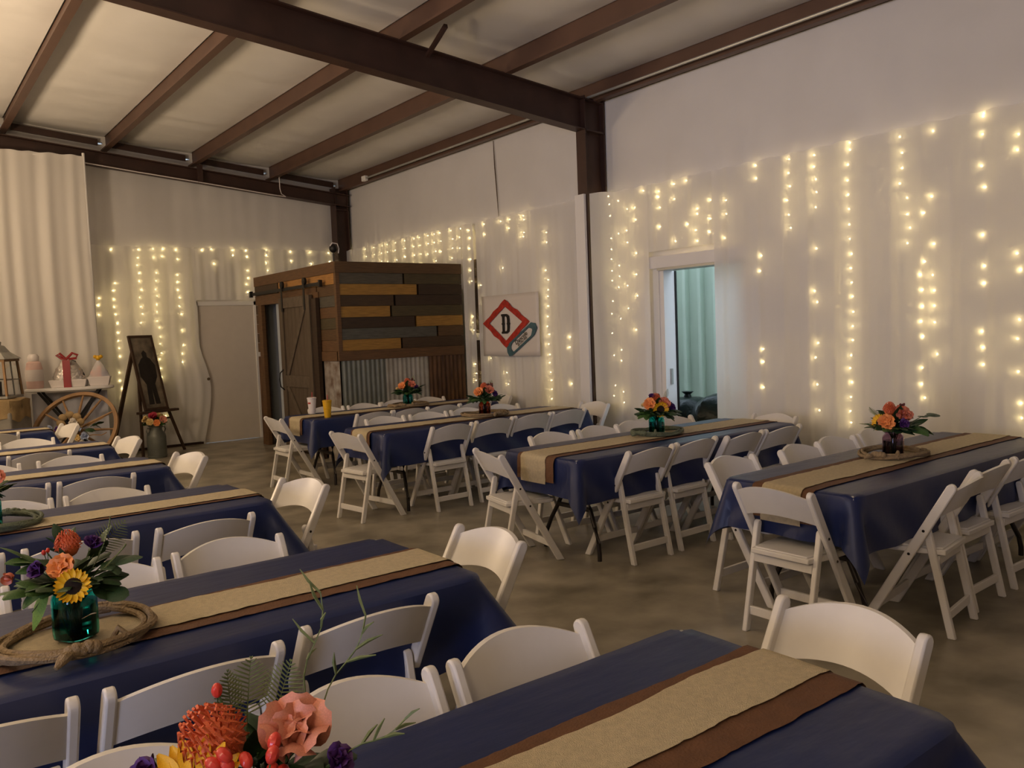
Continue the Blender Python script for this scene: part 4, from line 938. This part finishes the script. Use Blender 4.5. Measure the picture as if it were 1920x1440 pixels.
centre('R1', 4.84, 2.545, M['purpleglass'], 'clear purplish mason jar on the nearest right table', M['rope'], WR1, [
 ('protea', 'orange pincushion protea on top', (-.015, -.01, .275), (0, .2, 1), .036), ('rose', 'coral rose on the right', (.035, .03, .245), (.35, .5, .7), .050, 'rose_coral'),
 ('rose', 'orange rose on the left', (-.060, .055, .215), (-.4, .8, .3), .044, 'rose_orange'), ('sun', 'yellow sunflower seen from the side', (-.090, .03, .215), (-.9, .5, .2), .038),
 ('berry', 'dark red berry spray at the top right', (.055, -.02, .285), (.3, 0, 1), .007, 'dark', 12, .030), ('ruffle', 'dark purple bloom in the middle', (.02, .07, .200), (.1, .9, .3), .034, 'purple'),
 ('leafs', 'broad bright leaves at lower right', (.055, .05, .195), (.75, .5, -.15), .085, 'leaf', 5), ('leafs', 'dark leaves in front', (.0, .05, .185), (.1, .9, -.1), .065, 'leafdark', 6),
 ('leafs', 'dark leaves at the back', (.0, -.04, .22), (.2, -.5, .5), .07, 'leafdark', 6), ('leafs', 'dark leaves at the left', (-.03, .02, .185), (-.6, .4, .1), .065, 'leafdark', 5),
 ('leafs', 'pair of eucalyptus leaves sticking out right', (.150, .02, .235), (.9, .1, .25), .055, 'round', 3),
 ('fern', 'fern frond at upper left', (-.06, .0, .235), (-.8, .1, .5), .075), ('twig', 'bare twig at lower left', (-.08, .04, .19), (-.9, .2, .1), .075),
], knot=-0.2, rr=0.215, rz=-0.25, k=1.05, ks=1.38, lift=-0.012, jh=0.150)
WR2 = 'in the teal jar, second right table'
centre('R2', 4.775, 4.40, M['teal'], 'teal glass mason jar on the second right table', M['ropegreen'], WR2, [
 ('rose', 'peach rose at the left', (-.052, .05, .235), (-.3, .8, .5), .044, 'rose_orange'), ('rose', 'coral rose at the right', (.045, .04, .235), (.3, .7, .6), .044, 'rose_coral'),
 ('sun', 'yellow sunflower facing the camera', (.018, .085, .205), (.1, 1, -.1), .046), ('protea', 'orange pincushion protea on top', (.0, -.01, .262), (0, .1, 1), .038),
 ('ruffle', 'dark purple bloom at the top', (-.025, -.01, .280), (-.2, .1, 1), .030, 'purple'), ('ruffle', 'dark purple bloom at the right', (.088, .03, .205), (.7, .4, .2), .040, 'purple'),
 ('bud', 'yellow bud behind the peach rose', (-.090, .01, .232), (-.8, .2, .5), .022, 'cream'),
 ('leafs', 'green leaves at the left', (-.045, .04, .18), (-.7, .5, -.1), .075, 'leaf', 6), ('leafs', 'dark leaves in front', (.01, .05, .175), (.1, .9, -.1), .07, 'leafdark', 6),
 ('leafs', 'dark leaves at the right', (.05, .03, .18), (.8, .4, -.2), .075, 'leafdark', 6), ('leafs', 'dark leaves at the back', (.0, -.04, .22), (.2, -.5, .5), .07, 'leafdark', 6),
 ('leafs', 'round eucalyptus sprig at lower left', (-.075, .03, .165), (-.95, .1, .0), .048, 'round', 4), ('leafs', 'round eucalyptus leaves at lower right', (.065, .05, .15), (.7, .3, -.3), .042, 'round', 3),
 ('fern', 'spiky frond at the top right', (.05, -.02, .245), (.5, 0, .8), .08),
], knot=-0.45, rr=0.215, rz=0.05, rlabel='green waxed', k=1.05, ks=1.38, lift=-0.012, jh=0.150)
WR3 = 'in the amber jar, third right table'
centre('R3', 4.85, 6.80, M['amberglass'], 'amber red mason jar on the third right table', M['rope'], WR3, mixed('R3')+[('leafs', 'round eucalyptus leaves sticking out right', (.12, .02, .17), (.9, 0, .3), .05, 'round', 3)], knot=1.0, rr=0.25, k=1.05, ks=1.38, lift=-0.012, jh=0.150)
WR4 = 'in the teal jar by the shed'
centre('R4', 4.98, 8.55, M['teal'], 'teal glass mason jar on the right table by the shed', M['rope'], WR4, mixed('R4')+[('bud', 'yellow bud at the far left', (-.10, .03, .215), (-.9, .3, .3), .028, 'cream'), ('leafs', 'broad dark leaves at far right', (.07, .02, .205), (.9, .2, .2), .08, 'leafdark', 5)], knot=0.2, rr=0.25, k=1.05, ks=1.38, lift=-0.012, jh=0.150)
WL3 = 'in the jar, third left table'
centre('L3', 0.375, 4.66, M['teal'], 'teal glass mason jar on the third left table at the picture edge', M['ropegreen'], WL3, [
 ('rose', 'coral rose at the right', (.055, .03, .235), (.6, .5, .5), .052, 'rose_coral'), ('rose', 'orange rose at the left', (-.045, .04, .24), (-.4, .6, .6), .046, 'rose_orange'), ('ruffle', 'dark purple bloom on top', (.03, -.01, .275), (.2, 0, 1), .034, 'purple'),
 ('leafs', 'dark leaves', (.03, .04, .18), (.7, .5, -.2), .07, 'leafdark', 6), ('fern', 'fern frond', (.06, .03, .185), (.9, .3, .1), .08)], knot=3.6, rr=0.22, rlabel='green waxed')

# ------------------------------------------------------------------ cups on the farthest right table
def cup(label, loc, m, r0, r1, h):
    t = thing('drink_cup', label, 'cup', loc, 0)
    put('cup_body', MB().lathe([(0, 0), (r0, 0), (r0*1.02, 0.004), (r1, h), (r1+0.004, h+0.003), (r1+0.004, h+0.008), (r1-0.003, h+0.008), (r0-0.003, 0.006), (0, 0.006)], 22), m, t)
    put('lid', MB().lathe([(r1+0.003, h+0.006), (r1+0.003, h+0.014), (r1*0.85, h+0.018), (0, h+0.018)], 20), m, t)
    put('straw', MB().tube([(0.005, 0, h+0.01), (0.008, 0, h+0.075)], 0.0042, 8), M['redplastic'], t)
    return t
cw = cup('white foam cup with red straw on the table by the barn door', (3.86, 8.77, TOP-0.008), M['whiteplastic'], 0.036, 0.050, 0.17)
put('logo_patch', MB().grid(6, 2, lambda u, v: (-0.0468*math.sin(0.7+u*0.9), -0.0468*math.cos(0.7+u*0.9), 0.115+0.025*v)), M['redplastic'], cw)
cy_ = cup('yellow plastic cup with red straw on the table by the barn door', (3.80, 8.24, TOP-0.012), M['yellow'], 0.034, 0.048, 0.17)
put('rib', MB().tube([(0.043*math.cos(i*PI/10), 0.043*math.sin(i*PI/10), 0.095) for i in range(20)], 0.003, 6, True), M['yellow'], cy_)

# ------------------------------------------------------------------ easel with portrait, milk can
EA = math.radians(24)
ez = thing('easel', 'dark wooden tripod easel beside the back door', 'easel', (3.22, 12.72, 0), EA)
lean = 0.30/1.2
put('front_leg', MB().bar((-0.36, -0.06, 0.0), (-0.05, 0.33, 1.55), 0.035, 0.028, up=(0, 1, 0)), M['easel'], ez, smooth=False)
put('front_leg', MB().bar((0.36, -0.06, 0.0), (0.05, 0.33, 1.55), 0.035, 0.028, up=(0, 1, 0)), M['easel'], ez, smooth=False)
put('rear_leg', MB().bar((-0.52, 0.42, 0.0), (-0.12, 0.34, 1.50), 0.05, 0.034, up=(0, 1, 0)), M['easel'], ez, smooth=False)
put('tray', MB().box(-0.33, 0.33, -0.03, 0.07, 0.60, 0.635), M['easel'], ez, smooth=False, bevel=0.003)
put('cross_brace', MB().bar((-0.27, 0.08, 0.5), (0.27, 0.08, 0.5), 0.03, 0.025), M['easel'], ez, smooth=False)
pt = thing('framed_portrait', 'tall dark framed portrait photograph leaning on the easel', 'picture', (3.22, 12.72, 0), EA)
PW, PHH = 0.205, 1.13
pm = Matrix.Translation((0, 0.045, 0.64)) @ Matrix.Rotation(-math.atan(lean), 4, 'X')
put('frame', MB().box(-PW, PW, -0.012, 0.018, 0, 0.035).box(-PW, PW, -0.012, 0.018, PHH-0.035, PHH).box(-PW, -PW+0.035, -0.012, 0.018, 0.035, PHH-0.035).box(PW-0.035, PW, -0.012, 0.018, 0.035, PHH-0.035), M['easel'], pt, smooth=False, basis=pm, bevel=0.003)
put('print', MB().box(-PW+0.035, PW-0.035, 0.0, 0.012, 0.035, PHH-0.035), M['photo'], pt, smooth=False, basis=pm)
sil = [(-.14, .10), (-.10, .45), (-.20, .60), (-.19, .80), (-.10, .90), (-.05, .93), (-.06, 1.0), (0, 1.05), (.06, 1.0), (.05, .93), (.11, .90), (.20, .78), (.19, .58), (.10, .45), (.13, .10), (.02, .10), (0, .42), (-.02, .10)]
put('figure_silhouette', MB().prism([(a*0.72, b*0.86) for a, b in sil], -0.003, 0.001, 'y'), M['photodark'], pt, smooth=False, basis=pm)
mc = thing('milk_can', 'grey metal milk can standing under the easel', 'milk can', (3.05, 12.28, 0), 0.4)
put('can_body', MB().lathe([(0, 0), (0.125, 0), (0.128, 0.01), (0.128, 0.30), (0.120, 0.335), (0.085, 0.385), (0.082, 0.43), (0.105, 0.46), (0.108, 0.47), (0.095, 0.47), (0.075, 0.43), (0, 0.40)], 26), M['milkcan'], mc)
put('band', MB().tube([(0.129*math.cos(i*PI/16), 0.129*math.sin(i*PI/16), 0.03) for i in range(32)], 0.006, 6, True), M['milkcan'], mc)
for s in (-1, 1): put('handle', MB().tube([(s*0.088, 0, 0.42), (s*0.14, 0, 0.43), (s*0.155, 0, 0.39), (s*0.125, 0, 0.33)], 0.008, 7), M['milkcan'], mc)
WM = 'in the milk can under the easel'
for nm, lab, p, d, s, c in (('rose', 'crimson rose on top', (0, .06, .58), (0, .5, .8), .075, 'crimson'), ('rose', 'cream yellow rose at the left', (-.10, .05, .54), (-.6, .5, .5), .07, 'cream'), ('rose', 'cream yellow rose in front', (-.02, .10, .51), (0, .9, .3), .065, 'cream'),
                            ('rose', 'pink rose at the right', (.11, .04, .53), (.7, .4, .4), .07, 'rose_pink'), ('rose', 'peach rose at the front right', (.06, .09, .50), (.3, .9, .2), .06, 'rose_orange'), ('rose', 'cream rose at the back', (.03, -.06, .57), (.2, -.5, .8), .065, 'cream')):
    t = thing(nm, lab + ' ' + WM, 'flower', (3.05, 12.28, 0), 0, 'flowers ' + WM); stem(t, V3(*p), (0, 0, 0.42), 0.004); rose(t, V3(*p), V3(*d), c, s)
for lab, p, d in (('green leaves at the left', (-.07, .04, .49), (-.8, .4, .1)), ('green leaves at the right', (.08, .03, .49), (.8, .4, .1)), ('green leaves at the back', (0, -.05, .50), (0, -.6, .6))):
    t = thing('leafy_sprig', lab + ' ' + WM, 'foliage', (3.05, 12.28, 0), 0, 'flowers ' + WM); P_ = V3(*p); stem(t, P_, (0, 0, 0.42), 0.003)
    leaves(t, [(P_, V3(*d)+Vector((random.uniform(-.5, .5), random.uniform(-.5, .5), random.uniform(-.2, .5))), 0.10, random.uniform(-1, 1)) for _ in range(5)], LEAF['leaf'])

# ------------------------------------------------------------------ bar table with baskets, wagon wheel, lantern stand
bt = thing('bar_table', 'white oval high table on crossed dark legs before the backdrop', 'table', (2.02, 12.36, 0), -0.35)
put('table_top', MB().lathe([(0, 0), (0.52, 0), (0.54, 0.012), (0.54, 0.035), (0.53, 0.045), (0, 0.045)], 40), M['trimwhite'], bt, loc=(0, 0, 1.03), scale=(1, 0.42, 1))
for s in (-1, 1):
    put('leg', MB().bar((s*0.36, -0.10, 1.03), (-s*0.36, -0.10, 0.0), 0.035, 0.03), M['iron'], bt, smooth=False)
    put('leg', MB().bar((s*0.36, 0.10, 1.03), (-s*0.36, 0.10, 0.0), 0.035, 0.03), M['iron'], bt, smooth=False)
put('stretcher', MB().bar((0, -0.1, 0.515), (0, 0.1, 0.515), 0.025, 0.025), M['iron'], bt, smooth=False)
def on_bt(a, b): return (2.02+a*math.cos(-0.35)-b*math.sin(-0.35), 12.36+a*math.sin(-0.35)+b*math.cos(-0.35), 1.076)
jb = thing('candy_jar', 'tall pink and white jar at the left of the oval high table', 'jar', on_bt(-0.40, -0.04), 0)
put('jar_body', MB().lathe([(0, 0), (0.095, 0), (0.10, 0.01), (0.105, 0.16), (0.10, 0.26), (0.085, 0.34), (0.06, 0.36), (0, 0.36)], 22), M['pinkwhite'], jb)
put('label_band', MB().lathe([(0.106, 0.10), (0.107, 0.11), (0.107, 0.24), (0.104, 0.25)], 22), M['whiteplastic'], jb)
put('lid', MB().lathe([(0.06, 0.36), (0.065, 0.37), (0.068, 0.42), (0.05, 0.45), (0, 0.455)], 18), M['whiteplastic'], jb)
gb = thing('gift_basket', 'white gift basket in shiny wrap tied with a dark red ribbon', 'gift basket', on_bt(0.01, -0.06), -0.35)
put('tray', MB().add([(-.20,-.10,0),(.20,-.10,0),(.20,.10,0),(-.20,.10,0),(-.225,-.12,.10),(.225,-.12,.10),(.225,.12,.10),(-.225,.12,.10)], [(0,3,2,1),(0,1,5,4),(1,2,6,5),(2,3,7,6),(3,0,4,7),(4,5,6,7)]), M['whiteplastic'], gb, smooth=False, bevel=0.006)
def wrapf(u, v):
    t = 2*PI*u; k = (1-v); r_ = (0.19*math.cos(v*1.25)+0.02*nz(u*14, v*6))*(1 if v < .98 else .3)
    return (r_*math.cos(t)*1.0, r_*0.5*math.sin(t), 0.10+0.27*v+0.02*nz(u*9, v*4, 2))
put('shiny_wrap', MB().grid(28, 9, wrapf), mat('silver_wrap', (0.62, 0.58, 0.54), 0.18, metal=0.75, bump=0.9, bscale=26), gb)
put('ribbon', MB().box(-0.045, 0.045, -0.128, -0.118, 0.0, 0.36), M['redribbon'], gb, smooth=False)
put('bow', MB().tube([(0, -0.11, 0.37), (-0.07, -0.12, 0.45), (-0.11, -0.11, 0.43), (-0.05, -0.11, 0.38), (0, -0.11, 0.37), (0.08, -0.12, 0.45), (0.14, -0.11, 0.42), (0.12, -0.11, 0.38), (0.03, -0.11, 0.37)], 0.017, 6), M['redribbon'], gb)
put('contents', MB().ball((-.08, 0, .17), .07, 10, 8).ball((.07, .01, .16), .075, 10, 8).box(-.02, .05, -.03, .04, .08, .28), M['bluefl'], gb)
sb = thing('gift_basket', 'small basket in clear wrap with a yellow bow on the oval table', 'gift basket', on_bt(0.37, -0.03), -0.3)
put('tray', MB().add([(-.11,-.07,0),(.11,-.07,0),(.11,.07,0),(-.11,.07,0),(-.14,-.09,.12),(.14,-.09,.12),(.14,.09,.12),(-.14,.09,.12)], [(0,3,2,1),(0,1,5,4),(1,2,6,5),(2,3,7,6),(3,0,4,7),(4,5,6,7)]), M['whiteplastic'], sb, smooth=False, bevel=0.005)
put('clear_wrap', MB().grid(20, 7, lambda u, v: (0.135*(1-v)**0.8*math.cos(2*PI*u)+0.008*nz(u*12, v*5), 0.085*(1-v)**0.8*math.sin(2*PI*u), 0.12+0.23*v)), M['cello'], sb)
put('contents', MB().ball((-.06, 0, .16), .05, 9, 7).box(-.02, .03, -.03, .03, .1, .26), M['rose_coral'], sb); put('contents', MB().ball((.06, 0, .15), .05, 9, 7), M['purple'], sb)
put('bow', MB().ball((0, 0, .37), .035, 9, 7).ball((-.035, 0, .385), .025, 8, 6).ball((.035, 0, .385), .025, 8, 6), M['yellow'], sb)
# stretch cloth panel behind the wheel
tag(put('table_skirt', MB().grid(30, 6, lambda u, v: (1.60+0.86*u, 12.62-0.30*u+0.02*math.sin(u*30), 0.02+0.98*v)), M['bluecloth']), 'pale lavender cloth panel hanging behind the wagon wheel', 'cloth')
# wagon wheel
WC = Vector((1.885, 11.52, 0.548)); WAng = -VA
wh = thing('wagon_wheel', 'large wooden wagon wheel with flower garland leaning before the oval table', 'wheel', (WC.x, WC.y, 0), WAng)
Rw = 0.54
wb_ = Matrix.Translation((0, -0.25, 0.10)) @ Matrix.Rotation(-0.56, 4, 'X')
put('wheel_block', MB().box(-0.2, 0.2, -0.34, -0.16, 0, 0.10), M['wheelwood'], wh, smooth=False)
def tor(R0, w_, d_):
    m = MB(); n = 48; vs = []
    for i in range(n):
        t = 2*PI*i/n
        for r_, y_ in ((R0-w_/2, -d_/2), (R0+w_/2, -d_/2), (R0+w_/2, d_/2), (R0-w_/2, d_/2)): vs.append((r_*math.cos(t), y_, Rw+r_*math.sin(t)))
    fs = []
    for i in range(n):
        j = (i+1) % n
        for k in range(4): fs.append((i*4+k, i*4+(k+1) % 4, j*4+(k+1) % 4, j*4+k))
    return m.add(vs, fs)
put('rim', tor(Rw-0.025, 0.045, 0.045), M['wheelwood'], wh, basis=wb_)
put('hub', MB().lathe([(0, -0.10), (0.05, -0.10), (0.07, -0.05), (0.09, 0), (0.07, 0.05), (0.05, 0.08), (0, 0.08)], 20), M['wheelwood'], wh, basis=wb_ @ Matrix.Translation((0, 0, Rw)) @ Matrix.Rotation(PI/2, 4, 'X'))
for k in range(12):
    a = 2*PI*k/12+PI/2
    put('spoke', MB().tube([(0.07*math.cos(a), 0, Rw+0.07*math.sin(a)), (0.2*math.cos(a), 0, Rw+0.2*math.sin(a)), ((Rw-0.04)*math.cos(a), 0, Rw+(Rw-0.04)*math.sin(a))], [0.014, 0.018, 0.012], 7), M['wheelwood'], wh, basis=wb_)
gl = thing('flower_garland', 'garland of burlap, blue, white and yellow flowers on the wagon wheel hub', 'garland', (WC.x, WC.y, 0.07), WAng)
gm = MB()
for i in range(9): gm.ball((0.12*math.cos(i*0.8)+0.02, -0.09, Rw+0.06+0.10*math.sin(i*0.8)), 0.055, 9, 7, 1, 0.6, 0.8)
put('burlap_bow', gm, M['sack'], gl)
for p, c, s in (((-.22, -.10, .53), 'bluefl', .06), ((-.27, -.10, .46), 'cream', .055), ((-.19, -.11, .42), 'bluefl', .05), ((.09, -.13, .60), 'whitefl', .075), ((.14, -.13, .52), 'bluefl', .06), ((.12, -.13, .41), 'cream', .05), ((.21, -.12, .42), 'bluefl', .075), ((-.12, -.12, .52), 'purple', .05), ((.17, -.12, .35), 'whitefl', .05)):
    if c in PET and c in ('bluefl', 'whitefl', 'purple'): ruffle(gl, Vector(p), Vector((p[0], -1, .2)), c, s, 9)
    else: rose(gl, Vector(p), Vector((p[0], -1, .2)), c, s, (3, 4, 4))
leaves(gl, [(Vector((.18+.03*i, -.11, .50+.012*i)), Vector((.8, -.2, random.uniform(-.4, .6))), .11, random.uniform(-.6, .6)) for i in range(7)], LEAF['leafdark'])
leaves(gl, [(Vector((-.16-.03*i, -.11, .46)), Vector((-.8, -.2, random.uniform(-.6, .5))), .10, random.uniform(-.6, .6)) for i in range(6)], LEAF['leafdark'])
leaves(gl, [(Vector((.08+.04*i, -.11, .34)), Vector((.5, -.2, random.uniform(-.9, .1))), .10, random.uniform(-.6, .6)) for i in range(6)], LEAF['leafdark'])
for tw in ([(.20, -.11, .42), (.30, -.11, .44), (.40, -.10, .43), (.46, -.09, .46)], [(.24, -.11, .55), (.34, -.1, .60), (.44, -.09, .65)], [(-.25, -.11, .52), (-.36, -.1, .54), (-.45, -.09, .53)]):
    put('bare_twig', MB().tube(tw, 0.006, 5), M['wheelwood'], gl)
# lantern on a draped stand at the left edge
ls = thing('draped_crate', 'grey weathered crate draped with burlap under the big lantern', 'crate', (1.13, 11.67, 0), -VA)
put('crate_body', MB().box(-0.26, 0.26, -0.22, 0.22, 0, 0.86), M['greystone'], ls, smooth=False, bevel=0.02)
def sackf(u, v):
    t = 2*PI*u; c_, s_ = math.cos(t), math.sin(t); q = (abs(c_)**8+abs(s_)**8)**(-1/8); k = 1+0.03*nz(u*20, v*3)+0.04*v
    if v > 0.8: k *= 1-(v-0.8)*4.2
    return (0.27*c_*q*k, 0.23*s_*q*k, 0.76+0.03*math.sin(t*5)*(1-v)+min(v, 0.8)/0.8*0.25+0.01*nz(u*9, v*5, 4))
put('burlap_cover', MB().grid(48, 12, sackf), M['sack'], ls)
put('shelf', MB().box(-0.24, 0.24, -0.2, 0.2, 0.86, 0.96), M['greystone'], ls, smooth=False)
ln = thing('lantern', 'big weathered grey metal lantern with glass panes at the left edge', 'lantern', (1.13, 11.67, 1.02), -VA+0.10)
H0, H1, w0, w1 = 0.0, 0.44, 0.19, 0.165
put('base', MB().box(-0.2, 0.2, -0.2, 0.2, 0, 0.03), M['lantern'], ln, smooth=False, bevel=0.004)
for sx in (-1, 1):
    for sy in (-1, 1): put('corner_post', MB().bar((sx*w0, sy*w0, 0.03), (sx*w1, sy*w1, H1), 0.024, 0.024), M['wheelwood'], ln, smooth=False)
for q in range(4):
    Rm = Matrix.Rotation(q*PI/2, 4, 'Z')
    put('mullion', MB().bar((0, -w0, 0.03), (0, -w1, H1), 0.014, 0.014).bar((-w0, -(w0+w1)/2, 0.22), (w0, -(w0+w1)/2, 0.22), 0.012, 0.012), M['lantern'], ln, smooth=False, basis=Rm)
    put('pane', MB().add([(-w0+.01, -w0, .03), (w0-.01, -w0, .03), (w1-.01, -w1, H1), (-w1+.01, -w1, H1)], [(0, 1, 2, 3)]), M['clearglass'], ln, smooth=False, basis=Rm).modifiers.new('thick', 'SOLIDIFY').thickness = 0.003
put('top_frame', MB().box(-0.185, 0.185, -0.185, 0.185, H1, H1+0.035), M['wheelwood'], ln, smooth=False)
def sqp(rs): 
    m = MB(); vs = []
    for r_, z_ in rs: vs += [(-r_, -r_, z_), (r_, -r_, z_), (r_, r_, z_), (-r_, r_, z_)]
    fs = [(i*4+k, i*4+(k+1) % 4, i*4+4+(k+1) % 4, i*4+4+k) for i in range(len(rs)-1) for k in range(4)]+[tuple(range(len(vs)-4, len(vs)))]
    return m.add(vs, fs)
put('roof', sqp([(0.205, H1+0.03), (0.19, H1+0.045), (0.12, H1+0.11), (0.075, H1+0.19), (0.05, H1+0.20), (0.055, H1+0.235), (0.02, H1+0.27)]), M['lantern'], ln, smooth=False)
put('ring_handle', MB().tube([(0.05*math.cos(i*PI/8), 0, H1+0.30+0.05*math.sin(i*PI/8)) for i in range(16)], 0.007, 6, True), M['lantern'], ln)
put('candle', MB().lathe([(0, 0.03), (0.045, 0.03), (0.045, 0.2), (0.03, 0.205), (0, 0.2)], 16), M['whitefl'], ln)
